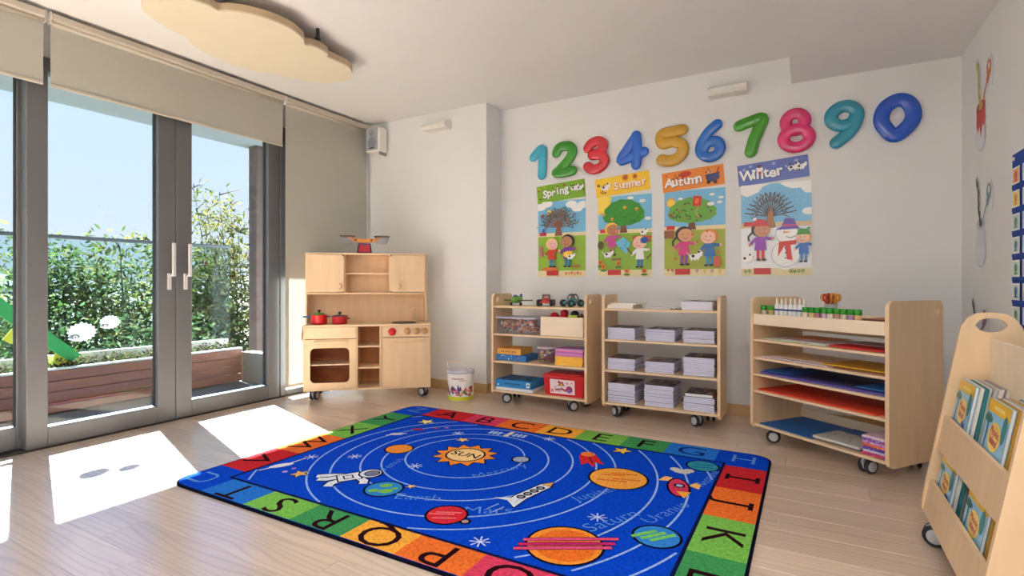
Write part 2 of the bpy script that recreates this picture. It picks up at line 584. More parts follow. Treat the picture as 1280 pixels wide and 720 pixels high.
# ---- glazed doors in the left wall
def leaf(name, y0, y1, x1, depth, sl, sr, rail_b, rail_t, z1=2.6, handle_y=None, plate_dy=-.02):
    d = structroot(name, (0, 0, 0))
    x0 = x1 - depth
    for a, b in ((y0, y0 + sl), (y1 - sr, y1)):
        struct('stile', MB().box(x0, x1, a, b, .012, z1, .004), alu_m, d)
    struct('rail', MB().box(x0, x1, y0 + sl, y1 - sr, .012, rail_b, .004), alu_m, d)
    struct('rail', MB().box(x0, x1, y0 + sl, y1 - sr, rail_t, z1, .004), alu_m, d)
    struct('glass_pane', MB().box(x0 + .028, x0 + .034, y0 + sl, y1 - sr, rail_b, rail_t), pane_m, d)
    g = MB()
    for a, b in ((y0 + sl, y0 + sl + .006), (y1 - sr - .006, y1 - sr)): g.box(x0 + .02, x0 + .05, a, b, rail_b, rail_t)
    struct('gasket', g, alu_dark, d)
    if handle_y is not None:
        p = struct('handle_plate', MB().box(x1, x1 + .012, handle_y - .035, handle_y - .005, 1.045, 1.175, .003), steel_m, d)
        q = MB().cyl((x1 + .01, handle_y - .015, 1.16), (x1 + .055, handle_y - .015, 1.16), .010, 10)
        q.box(x1 + .045, x1 + .062, handle_y - .024, handle_y + .002, 1.15, 1.415, .004)
        struct('lever', q, steel_m, p)
    return d
leaf('door_1', -3.287, -2.364, XL, .09, .112, .13, .138, 2.5, handle_y=-2.395)
leaf('door_2', -2.360, -1.412, XL, .09, .124, .122, .138, 2.5, handle_y=-2.27)
leaf('window_1', -5.25, -3.222, XL - .092, .06, .10, .085, .16, 2.5)
leaf('window_2', -1.405, COLY - .01, XL, .09, .06, .06, .06, 2.5)
leaf('window_3', -6.7, -5.255, XL, .09, .11, .11, .138, 2.5)
leaf('window_4', -8.15, -6.705, XL, .09, .11, .11, .138, 2.5)
struct('trim_3', MB().box(XL - .2, XL + .004, Y0, COLY, -.01, .011, .002), alu_dark)       # black floor track

# ---- roller blinds
def blind(name_label, y0, y1, zb):
    t = thing('roller_blind', name_label, 'blind', (XL + .08, (y0 + y1) / 2, zb), group='roller blinds over the glazing')
    w = (y1 - y0) / 2; top = 2.80 - zb
    obj('fabric', MB().add([(0, -w + .004, .02), (0, w - .004, .02), (0, w - .004, top), (0, -w + .004, top)], [(0, 1, 2, 3)]), blind_m, t, recalc=False)
    obj('bottom_bar', MB().box(-.007, .007, -w + .004, w - .004, 0, .022, .004), blind_rail, t)
    r = MB().box(-.03, .04, -w, w, top + .012, top + .062, .008)
    r.cyl((0, -w + .004, top + .004), (0, w - .004, top + .004), .017, 12)
    obj('head_rail', r, blind_rail, t)
    obj('bracket', MB().box(-.02, .03, -w - .004, -w + .0, top - .01, top + .07, .001).box(-.02, .03, w, w + .004, top - .01, top + .07, .001), white_pl, t)
    return t
blind('grey-beige roller blind rolled up above the sliding pane at the far left', -5.15, -3.225, 2.385)
blind('grey-beige roller blind rolled half up above the pair of glazed doors', -3.195, -1.436, 2.385)
blind('grey-beige roller blind drawn right down beside the toy kitchen', -1.415, -.352, .1)

# ---- stickers on the door glass: two round white urchin shapes
def urchin(loc, r, label, seed):
    k = Ink(); n = 17; q = random.Random(seed); pts = []
    for i in range(n * 2):
        a = 2 * PI * i / (n * 2)
        rr = r * (1.0 if i % 2 else .84) * (1 + .03 * q.random())
        pts.append((rr * math.cos(a) * 1.1, rr * math.sin(a) * .85))
    k.poly(pts, S(204, 224, 236))
    k.poly([(x * .4 - r * .55, y * .28 - r * .36) for x, y in pts[:]], S(90, 120, 140))
    k.disc(-r * .5, -r * .42, r * .16, S(236, 242, 246)); k.disc(-r * .5, -r * .42, r * .07, S(60, 80, 90))
    k.line([(-r * 1.0, -r * .5), (-r * .5, -r * .72), (0, -r * .74)], r * .1, S(232, 240, 246))
    o = k.build('window_sticker', mat('sticker_film', (1, 1, 1), .6, .02, 30, attr=True, trans=.12), None, loc, (R(90), 0, R(90)))
    return tag(o, label, 'sticker', 'urchin stickers on the door glass')
urchin((XL - .054, -2.965, .752), .080, 'larger spiky white sticker on the door glass, lower of the two', 1)
urchin((XL - .054, -2.795, .812), .060, 'smaller spiky white sticker on the door glass, upper of the two', 2)

# ================================================================== OUTSIDE
deck_m = mat('deck_stone', S(100, 101, 103), 0.7, 0.06, 3)
render_m = mat('grey_render', S(150, 146, 138), 0.85, 0.05, 4)
soffit_m = mat('soffit_white', S(178, 186, 194), 0.9, 0.02, 3)
hard_m = mat('planter_hardwood', S(150, 100, 82), 0.5, 0.2, 1.0, (14, 1.4, 14), rand=.1, detail=5)
fin_m = mat('cladding_brown', S(112, 92, 84), 0.7, 0.15, 1.0, (10, 10, 1.2))
struct('floor_balcony', MB().box(-6.4, XL - .0, -9.5, -.8, -.25, -.02), deck_m)
struct('ceiling_balcony', MB().box(-6.3, XL - .1, -9.5, .3, 2.83, 3.2), soffit_m)
pier = structroot('wall_balcony', (-5.03, -1.0, -.02))
struct('render_base', MB().box(-.6, .5, 0, .14, 0, .335), render_m, pier)
pr = structroot('column_balcony', (-6.12, -.52, -.02))
for k in range(2):
    struct('cladding_board', MB().box(-.08 + k * .08, -.08 + k * .08 + .076, 0, .15, 0, 2.85, .003), fin_m, pr)
# planter
pl = thing('planter', 'long red-brown hardwood planter on the balcony, beyond the glazed doors', 'planter', (-5.6, -3.5, -.02))
for k in range(4):
    for a, b in ((-5.5, -2.6), (-2.595, .2), (.205, 2.49)):
        obj('board', MB().box(-.02, 0, a, b, .012 + k * .09, .012 + k * .09 + .086, .003), hard_m, pl)
obj('rim', MB().box(-.05, .012, -5.5, 2.49, .372, .39, .004), white_pl, pl)
obj('back_rim', MB().box(-.29, -.25, -5.5, 2.49, 0, .475, .004), white_pl, pl)
obj('soil', MB().box(-.25, -.02, -5.5, 2.49, .2, .34), mat('soil', S(80, 66, 50), .95, .2, 30), pl)

def leaf_cloud(pts_fn, n, size, cols, q, aspect=.4, droop=.0):
    mb = MB()
    for _ in range(n):
        c = Vector(pts_fn(q))
        d = Vector((q.gauss(0, 1), q.gauss(0, 1), q.gauss(0, .8) - droop)).normalized()
        s = d.cross(Vector((q.gauss(0, 1), q.gauss(0, 1), q.gauss(0, 1)))).normalized()
        L = size * q.uniform(.6, 1.35); W = L * aspect
        col = cols[q.randrange(len(cols))]; f = q.uniform(.75, 1.25)
        mb.col = tuple(x * f * .46 for x in col)
        mb.add([c - d * L / 2, c + s * W / 2, c + d * L / 2, c - s * W / 2], [(0, 1, 2, 3)])
    return mb
greens = [S(104, 132, 66), S(130, 152, 88), S(84, 118, 66), S(156, 158, 96)]
q = random.Random(3)
def hedge_pt(q):
    return (-5.84 + q.uniform(.02, .20), q.uniform(-6, -1.05), .33 + abs(q.gauss(0, .045)))
hg = obj('low_planting', leaf_cloud(hedge_pt, 5200, .045, [S(110, 116, 70), S(150, 150, 104), S(88, 98, 60), S(140, 120, 86)], q), leaf_m, recalc=False)
hg['kind'] = 'stuff'; tag(hg, 'low scrubby planting filling the hardwood balcony planter', 'plants')
# balustrade
bal = thing('balustrade', 'glass balustrade with slim grey top rail behind the planter', 'railing', (-6.0, -3.5, 0))
for a, b in ((-5.0, -2.0), (-1.99, -.4), (-.39, 1.66), (1.67, 2.6)):
    obj('glass_panel', MB().box(-.006, .006, a, b, .30, 1.50), pane_blue, bal)
obj('top_rail', MB().box(-.025, .025, -5.0, 2.6, 1.505, 1.54, .006), mat('rail_grey', S(112, 122, 130), .4, .03, metallic=.4), bal)
obj('base_channel', MB().box(-.03, .03, -5.0, 2.6, -.03, .33, .004), soffit_m, bal)
# striped toy windmill leaning against the balustrade: green stick, yellow vanes
wm = thing('garden_windmill', 'tall green and yellow toy windmill leaning in the planter', 'windmill', (-5.72, -3.05, .33))
g = MB(); g.col = S(30, 160, 84)
g.xf = Matrix.Rotation(R(0), 4, 'Z')
g.add([(-.03, -.25, .76), (-.03, -.25, .92), (-.03, .58, .12), (-.03, .50, .06), (-.018, -.25, .76), (-.018, -.25, .92), (-.018, .58, .12), (-.018, .50, .06)],
      [(0, 1, 2, 3), (7, 6, 5, 4), (0, 4, 5, 1), (1, 5, 6, 2), (2, 6, 7, 3), (3, 7, 4, 0)])
obj('stick', g, toy_m, wm)
g = MB(); g.col = S(214, 214, 60)
g.prism([[(.38, .06), (.50, .04), (.56, .16), (.48, .20), (.40, .17)]], -.05, -.035, 'yz')
g.prism([[(.05, .30), (.15, .24), (.19, .33), (.11, .39)]], -.05, -.035, 'yz')
obj('vane', g, toy_m, wm)
# ground below and trees
struct('ground', MB().box(-420, -8.2, -300, 400, -4.3, -4.2), mat('meadow', S(62, 68, 44), .95, .25, .3))
hills = MB()
for k in range(26):
    a = R(150 + k * 5.2 - 65); d = 360
    hills.ell((-d * abs(math.cos(a)) - 40, d * math.sin(a) + 120 - k * 3, -8), (52 + 12 * (k % 3), 60, 8 + 2 * ((k * 7) % 4)), 14, 8)
hl = struct('hills', hills, mat('far_hill', S(58, 76, 84), .95, .1, .02))
def tree(name, label, base, top, spread, n, size, cols, seed, aspect=.4, stems=1, lean=(0, 0), group='trees and bamboo beyond the balcony', low=-3.0):
    q = random.Random(seed)
    t = thing(name, label, 'tree', (base[0], base[1], -4.2), group=group)
    zt = top + 4.2
    tr = MB(); tips = []
    for k in range(stems):
        a = 2 * PI * k / stems + q.random(); rr = spread * .25 * q.random() if stems > 1 else 0
        b = (rr * math.cos(a), rr * math.sin(a), 0)
        tp = (b[0] * 2.2 + lean[0] + q.gauss(0, .15), b[1] * 2.2 + lean[1] + q.gauss(0, .15), zt * q.uniform(.8, .99))
        mid = ((b[0] + tp[0]) / 2 - lean[0] * .25, (b[1] + tp[1]) / 2 - lean[1] * .25, zt * .55)
        pts = spline([b, mid, tp], 5)
        tr.tube(pts, [(.05 if stems == 1 else .022) * (1 - .85 * i / (len(pts) - 1)) for i in range(len(pts))], 6)
        tips.append(pts)
        for _ in range(5):
            i = q.randrange(len(pts) // 2, len(pts)); p = Vector(pts[i])
            e = p + Vector((q.gauss(0, .35), q.gauss(0, .35), q.uniform(.1, .5))) * spread * .5
            e.z = min(e.z, zt)
            tr.tube([p, e], [.012, .004], 4)
    obj('trunk', tr, bark_m, t)
    lo = low + 4.2
    def pt(q):
        if stems > 1:
            pts = tips[q.randrange(len(tips))]
            i = q.randrange(len(pts)); p = pts[i]; h = p[2] / zt
            w = spread * (.16 + .5 * (1 - h))
            return (p[0] + q.gauss(0, w), p[1] + q.gauss(0, w), max(lo, p[2] - abs(q.gauss(0, .25)) + q.gauss(0, .12)))
        while True:
            u = [q.uniform(-1, 1) for _ in range(3)]
            r = math.sqrt(sum(x * x for x in u))
            if .45 < r < 1: break
        lump = 1 + .22 * math.sin(5 * u[0] + seed) * math.sin(4 * u[1] + 2 * u[2] + seed)
        cz = (zt + lo) / 2
        return (u[0] * spread * lump, u[1] * spread * lump, cz + u[2] * (zt - lo) / 2 * min(lump, 1.08))
    obj('foliage', leaf_cloud(pt, n, size, cols, q, aspect, .3), leaf_m, t, recalc=False)['kind'] = 'stuff'
    return t
yg = [S(150, 148, 80), S(126, 136, 70), S(170, 166, 104), S(104, 118, 58)]
dg = [S(92, 122, 74), S(110, 136, 86), S(78, 108, 70), S(136, 148, 98)]
tree('bamboo', 'tall feathery bamboo rising above the rail behind the right-hand door', (-9.6, 1.5), 3.15, 1.0, 5200, .16, yg, 11, .22, 9, (-.3, -.1))
tree('bamboo', 'arching bamboo clump just beside the brown cladding wall outside', (-8.6, 1.75), 2.2, .9, 4200, .15, yg, 12, .22, 7, (.2, .2))
tree('olive_tree', 'broad yellow-green tree seen through the middle of the left door', (-10.6, .25), 1.95, 1.35, 7000, .13, yg + greens, 13, .35)
tree('olive_tree', 'loose grey-green tree seen at the left edge of the left door', (-11.4, -.85), 2.0, 1.4, 6500, .12, greens, 14, .35)
tree('olive_tree', 'rounded olive tree at the left end of the row outside', (-11.3, -.35), 2.05, 1.1, 6500, .13, greens + dg, 21, .35)
tree('olive_tree', 'thin-topped olive tree between the left door stile and the handles', (-10.0, .8), 1.75, 1.0, 5500, .12, yg + greens, 22, .32)
tree('shrub', 'dense dark shrub below the yellow-green tree outside', (-8.3, -.45), .72, 1.15, 5200, .11, dg, 15, .42)
tree('shrub', 'dense bushy shrub low behind the pair of door handles', (-8.4, .75), .95, 1.0, 5200, .11, dg + greens, 16, .42)
tree('bamboo', 'short bamboo clump outside behind the meeting door stiles', (-9.3, .75), 1.9, .9, 3600, .15, yg + greens, 17, .22, 6)
tree('shrub', 'bluish green bush seen through the far left sliding pane', (-9.6, -1.6), .9, 1.3, 4200, .12, dg + greens, 18, .42)
tree('shrub', 'leafy bush low down outside the right door beside the cladding', (-7.6, 1.0), .55, .75, 3600, .09, greens + dg, 19, .42)
tree('olive_tree', 'distant olive tree on the slope behind the sliding pane', (-15.5, -1.2), 1.75, 2.0, 3600, .2, greens, 20, .35)

# ================================================================== CEILING AND WALL FITTINGS
cloud = smooth_poly([(-3.30, -3.22), (-3.415, -3.09), (-3.527, -3.03), (-3.60, -2.93), (-3.655, -2.80), (-3.665, -2.70), (-3.75, -2.60), (-3.81, -2.44), (-3.825, -2.28),
                     (-3.79, -2.12), (-3.71, -2.0), (-3.655, -1.87), (-3.58, -1.73), (-3.45, -1.635), (-3.27, -1.62), (-3.165, -1.685), (-3.09, -1.80), (-3.085, -1.93), (-3.085, -2.01),
                     (-3.05, -2.03), (-3.03, -2.10), (-3.035, -2.18), (-3.062, -2.222), (-3.0, -2.29), (-2.955, -2.42), (-2.965, -2.56), (-3.02, -2.68), (-3.085, -2.75), (-3.142, -2.79), (-3.135, -2.86), (-3.16, -2.95), (-3.14, -3.06), (-3.19, -3.18)], 5)
cx, cy = -3.4, -2.4
cl = thing('cloud_lamp', 'cream cloud-shaped ceiling lamp hanging close below the ceiling', 'ceiling lamp', (cx, cy, 2.76))
lc = [(x - cx, y - cy) for x, y in cloud]
def inset(pts, d):
    out = []
    for i in range(len(pts)):
        a = Vector(pts[i - 1]); b = Vector(pts[(i + 1) % len(pts)]); t = (b - a).normalized()
        out.append((pts[i][0] + t.y * d, pts[i][1] - t.x * d))
    return out
area = sum(lc[i - 1][0] * lc[i][1] - lc[i][0] * lc[i - 1][1] for i in range(len(lc)))
obj('panel', MB().prism([lc], 0, .012), lamp_m, cl)
obj('side_band', MB().prism([lc], .012, .055), lamp_side, cl)
for dx, dy in ((.33, -.40), (.395, .24), (-.2, .5), (-.25, -.1)):
    obj('standoff', MB().cyl((dx, dy, .055), (dx, dy, H - 2.7615), .012, 10).cyl((dx, dy, .055), (dx, dy, .064), .022, 10), black_pl, cl)

sp = thing('wall_speaker', 'small white wall speaker with grey grille in the corner by the blind', 'speaker', (-4.16, COLY, 2.67))
obj('cabinet', MB().box(-.1, .1, -.16, -.03, -.135, .13, .012), white_pl, sp)
obj('bracket', MB().box(-.03, .03, -.03, 0, -.05, .05, .004).box(.08, .092, -.14, -.03, -.17, -.135, .003), grey_pl, sp)
gr = obj('grille', MB().box(-.085, .085, -.166, -.16, -.12, .118, .003), mat('speaker_grille', S(168, 174, 182), .5, .1, 250), sp)
k = Ink(.0003, .0); k.disc(0, -.04, .062, S(138, 146, 158)); k.disc(0, .06, .035, S(146, 154, 164)); k.rect(-.04, -.105, .04, -.09, S(70, 72, 76))
k.build('cones', print_m, gr, (0, -.1665, 0), (R(90), 0, 0))

def wedge_light(label, loc):
    t = thing('emergency_light', label, 'light', loc, group='white wall-mounted light units')
    m = MB().prism([[(0, -.05), (0, .035), (-.03, .045), (-.12, .005), (-.125, -.02), (-.1, -.045)]], -.15, .15, 'yz')
    obj('housing', m, white_pl, t)
    obj('lens', MB().box(-.13, .13, -.11, -.02, -.053, -.048, .002), mat('light_lens', S(226, 222, 212), .3, .02), t)
    return t
wedge_light('white wedge light unit high on the boxed-out corner right of the speaker', (-3.36, COLY, 2.735))
wedge_light('white wedge light unit high on the back wall beside the ceiling step', (-.58, 0, 2.70))

# unseen fill lamps, added to brighten the room, shaped as round flush fixtures
def fill_lamp(label, x, y, z, r, watts):
    t = thing('added_fill_lamp', label, 'ceiling lamp', (x, y, z - .0015), group='added fill lamps outside the view')
    obj('housing', MB().lathe([(0, 0), (r * .97, 0), (r * 1.03, -.02), (r * 1.03, -.07), (r * .985, -.07), (r * .985, -.05), (0, -.05)], 32), white_pl, t)
    obj('diffuser', MB().lathe([(r * .98, -.052), (r * .98, -.064), (r * .7, -.072), (0, -.074)], 32), mat('opal_diffuser', S(240, 236, 226), .4, .01), t)
    ld = bpy.data.lights.new('fill_light', 'AREA'); ld.shape = 'DISK'; ld.size = r * 1.9; ld.energy = watts; ld.color = (.97, .985, 1.0)
    lo = bpy.data.objects.new('fill_light', ld); COL.objects.link(lo); lo.parent = t; lo.location = (0, 0, -.08)
fill_lamp('added round fill lamp under the lowered ceiling near the viewer', .40, -4.15, 2.675, .22, 17.0)
fill_lamp('added round fill lamp behind the viewer', -.62, -6.5, H, .34, 40.0)
fill_lamp('added round fill lamp farther back behind the viewer', -.62, -7.6, H, .34, 40.0)

# ================================================================== BALLOON NUMBERS
def digit(ch, label, col, strokes, x0, x1, z0, z1, r):
    """strokes in a unit box; tubes squashed against the wall like foil balloons"""
    t = MB(); t.col = col
    xs = [p[0] for s in strokes for p in s]; ys = [p[1] for s in strokes for p in s]
    w = x1 - x0; h = z1 - z0
    fx = (w - 2 * r) / max(max(xs) - min(xs), 1e-6); fy = (h - 2 * r) / (max(ys) - min(ys))
    cxm = (x0 + x1) / 2
    lay = 0
    for s in strokes:
        pts = [((p[0] - min(xs)) * fx + x0 + r - cxm, (p[1] - min(ys)) * fy + r) for p in s]
        closed = (Vector(pts[0]) - Vector(pts[-1])).length < 1e-4
        sm = smooth_poly(pts[:-1], 6) if closed else spline(pts, 6)
        N = 12; vs = []; fs = []; rings = []
        P2 = [Vector(p) for p in sm]
        n = len(P2)
        def tang(i):
            a = P2[i - 1] if (closed or i > 0) else P2[i]; b = P2[(i + 1) % n] if (closed or i < n - 1) else P2[i]
            return (b - a).normalized()
        seq = [(P2[i], tang(i), 1.0) for i in range(n)]
        if not closed:
            t0 = tang(0); t1 = tang(n - 1)
            seq = [(P2[0] - t0 * r * math.sin(a), t0, max(math.cos(a), .03)) for a in (PI / 2 * .98, PI / 3, PI / 6)] + seq + \
                  [(P2[-1] + t1 * r * math.sin(a), t1, max(math.cos(a), .03)) for a in (PI / 6, PI / 3, PI / 2 * .98)]
        for p, tt, k in seq:
            nn = Vector((-tt.y, tt.x))
            for j in range(N):
                a = 2 * PI * j / N
                o = nn * (r * k * math.cos(a))
                vs.append((p.x + o.x, p.y + o.y, .022 + lay * .006 + .020 * k * math.sin(a)))
        m = len(seq)
        for i in range(m if closed else m - 1):
            for j in range(N):
                i2 = (i + 1) % m; j2 = (j + 1) % N
                fs.append([i * N + j, i * N + j2, i2 * N + j2, i2 * N + j])
        t.add(vs, fs, True); lay += 1
    o = obj('number_balloon', t, mat('foil_balloon', (1, 1, 1), .22, .12, 6, attr=True, coat=.6), None, (cxm, -.001, z0), (R(90), 0, 0))
    return tag(o, label, 'number', 'balloon numbers along the back wall')
def arc(cx, cy, r, a0, a1, n=10, ry=None):
    ry = r if ry is None else ry
    return [(cx + r * math.cos(R(a0 + (a1 - a0) * i / n)), cy + ry * math.sin(R(a0 + (a1 - a0) * i / n))) for i in range(n + 1)]
D = [
 ('1', 'light blue balloon-style number 1 on the wall', S(58, 176, 205), [[(0, .72), (.35, 1.0), (.38, .6), (.36, 0)]], -2.441, -2.250, .046),
 ('2', 'green balloon-style number 2 on the wall, curved stroke', S(50, 150, 30), [[(0, .78), (.1, .95), (.35, 1), (.6, .9), (.62, .66), (.4, .38), (0, .04)], [(0, .04), (.3, .02), (.66, .06)]], -2.192, -1.922, .049),
 ('3', 'red balloon-style number 3 on the wall', S(214, 40, 56), [[(0, .8), (.14, .96), (.4, 1), (.56, .86), (.5, .64), (.18, .52)], [(.18, .52), (.5, .48), (.62, .26), (.46, .04), (.2, 0), (0, .12)]], -1.865, -1.604, .048),
 ('4', 'royal blue balloon-style number 4 on the wall', S(24, 104, 214), [[(.62, 1), (.3, .62), (0, .22), (.4, .28), (.92, .42)], [(.62, 1), (.66, .5), (.62, 0)]], -1.542, -1.239, .046),
 ('5', 'gold balloon-style number 5 on the wall', S(208, 160, 44), [[(.66, 1), (.3, .98), (0, .92), (.02, .62), (.36, .64), (.64, .5), (.66, .22), (.44, .02), (.2, 0), (0, .06)]], -1.175, -.900, .050),
 ('6', 'bright blue balloon-style number 6 on the wall', S(24, 110, 206), [[(.5, 1), (.24, .78), (.04, .46), (.02, .18), (.24, 0), (.5, .06), (.6, .28), (.46, .48), (.2, .44), (.1, .28)]], -.840, -.597, .045),
 ('7', 'grass green balloon-style number 7 on the wall', S(62, 156, 26), [[(0, .86), (.36, .95), (.72, 1), (.62, .7), (.46, .36), (.36, 0)]], -.541, -.277, .047),
 ('8', 'pink balloon-style number 8 on the wall', S(224, 52, 120), [arc(.33, .75, .27, -90, 270, 10, .25), arc(.36, .27, .36, 90, 450, 12, .27)], -.214, .052, .044),
 ('9', 'teal balloon-style number 9 on the wall', S(38, 150, 178), [[(.62, .66), (.5, .5), (.24, .46), (.04, .6), (.03, .82), (.22, .98), (.46, .98), (.64, .8), (.6, .5), (.44, .24), (.14, 0)]], .111, .363, .046),
 ('0', 'deep blue balloon-style number 0 at the end of the row', S(16, 84, 200), [[(.33, .02), (.1, .25), (0, .52), (.1, .84), (.38, 1), (.62, .9), (.74, .6), (.66, .3), (.33, .02)]], .417, .707, .050),
]
for ch, lab, col, st, x0, x1, r in D:
    digit(ch, lab, col, st, x0, x1, 2.118, 2.474, r)

# ================================================================== SEASON POSTERS
SKYB, GRASS, CREAM, RED, SKIN = S(120, 190, 230), S(150, 190, 60), S(238, 222, 176), S(206, 40, 44), S(240, 196, 170)
BRN, BLK, WHT = S(120, 72, 40), S(36, 30, 30), S(246, 246, 244)
def kid(I, x, y, s, hair, top, bot, skin=SKIN, face=1, pig=False, hat=None):
    for k in (-1, 1):
        I.rect(x + k * .06 * s - .035 * s, y, x + k * .06 * s + .035 * s, y + .3 * s, bot)
        I.disc(x + k * .07 * s + .02 * s * face, y, .06 * s, BLK, .03 * s)
    I.poly([(x - .15 * s, y + .25 * s), (x + .15 * s, y + .25 * s), (x + .11 * s, y + .62 * s), (x - .11 * s, y + .62 * s)], top)
    I.line([(x - .1 * s, y + .58 * s), (x - .25 * s, y + .42 * s)], .08 * s, top); I.disc(x - .26 * s, y + .4 * s, .04 * s, skin)
    I.line([(x + .1 * s, y + .58 * s), (x + .27 * s, y + .56 * s)], .08 * s, top); I.disc(x + .3 * s, y + .57 * s, .04 * s, skin)
    if pig:
        I.line([(x - .16 * s * face, y + .8 * s), (x - .3 * s * face, y + .62 * s), (x - .28 * s * face, y + .5 * s)], .05 * s, hair)
    I.disc(x, y + .82 * s, .23 * s, hair, .21 * s)
    I.disc(x + .04 * s * face, y + .79 * s, .2 * s, skin, .18 * s)
    for k in (-.03, .1): I.disc(x + k * s * face, y + .82 * s, .016 * s, BLK, n=6)
    I.line([(x - .02 * s * face, y + .72 * s), (x + .05 * s * face, y + .69 * s), (x + .12 * s * face, y + .73 * s)], .014 * s, S(150, 60, 50))
    I.disc(x + .15 * s * face, y + .75 * s, .03 * s, S(236, 150, 140), n=8)
    if hat:
        I.poly([(x - .22 * s, y + .9 * s), (x + .22 * s, y + .9 * s), (x + .1 * s, y + 1.08 * s), (x - .12 * s, y + 1.1 * s)], hat)
        I.disc(x - .14 * s * face, y + 1.1 * s, .05 * s, WHT if hat == RED else hat, n=8)
def dog(I, x, y, s):
    I.disc(x, y + .2 * s, .26 * s, WHT, .15 * s); I.disc(x + .26 * s, y + .34 * s, .14 * s, WHT)
    for k in (-.16, 0, .16): I.rect(x + k * s - .03 * s, y, x + k * s + .03 * s, y + .16 * s, WHT)
    I.disc(x - .08 * s, y + .24 * s, .08 * s, BLK, n=8); I.disc(x + .2 * s, y + .44 * s, .06 * s, BLK, n=8); I.disc(x + .38 * s, y + .32 * s, .03 * s, BLK, n=6)
    I.line([(x - .25 * s, y + .26 * s), (x - .38 * s, y + .42 * s)], .04 * s, WHT)
def flowers(I, x0, x1, y, n, cols, q):
    for i in range(n):
        x = x0 + (x1 - x0) * (i + .5) / n; yy = y + q.uniform(-.006, .006)
        I.line([(x, yy - .02), (x, yy)], .004, S(60, 120, 40)); I.disc(x, yy, .012, cols[i % len(cols)], n=8); I.disc(x, yy, .005, S(250, 220, 90), n=6)
def bare_tree(I, cx, y0, w, h, col, q, leafcol=None):
    I.poly([(cx - .03 * w / .3, y0), (cx + .03 * w / .3, y0), (cx + .018, y0 + h * .35), (cx - .018, y0 + h * .35)], col)
    for k in range(15):
        a = R(8 + 164 * k / 14); L = .5 * w * (1.0 - .1 * abs(math.sin(2 * a)))
        b = (cx, y0 + h * .3); m = (cx + .45 * L * math.cos(a), y0 + h * .3 + .55 * h * .7 * math.sin(a)); e2 = (cx + L * math.cos(a) * .98, y0 + h * .3 + h * .68 * math.sin(a) * .96 + .01)
        I.line(spline([b, m, e2], 4), .009, col)
        for d in (-.5, .45):
            I.line([m, (m[0] + .3 * L * math.cos(a + d), m[1] + .3 * h * math.sin(a + d))], .006, col)
        if leafcol:
            for _ in range(7):
                aa = a + q.gauss(0, .1); LL = q.uniform(.5, 1.12)
                I.disc(cx + L * LL * math.cos(aa), y0 + h * .3 + h * .68 * LL * math.sin(aa), .006, leafcol[q.randrange(len(leafcol))], .009, 5)
def leafy_tree(I, cx, y0, w, h, col, q, spots):
    I.poly([(cx - .035, y0), (cx + .035, y0), (cx + .02, y0 + h * .3), (cx - .02, y0 + h * .3)], BRN)
    pts = []
    for k in range(26):
        a = 2 * PI * k / 26
        r = 1 + (.035 if k % 2 else -.02)
        yy = math.sin(a)
        pts.append((cx + w / 2 * r * math.cos(a), y0 + h * .5 + h * (.52 if yy > 0 else .28) * r * yy))
    I.poly(pts, col)
    for _ in range(26):
        a = q.uniform(0, 2 * PI); r = math.sqrt(q.random()) * .85
        x = cx + w / 2 * r * math.cos(a); yy = y0 + h * .52 + h * .4 * r * math.sin(a)
        I.disc(x, yy, .008, spots[q.randrange(len(spots))], .012, 6, rot=a)
W_, H_ = .505, .742
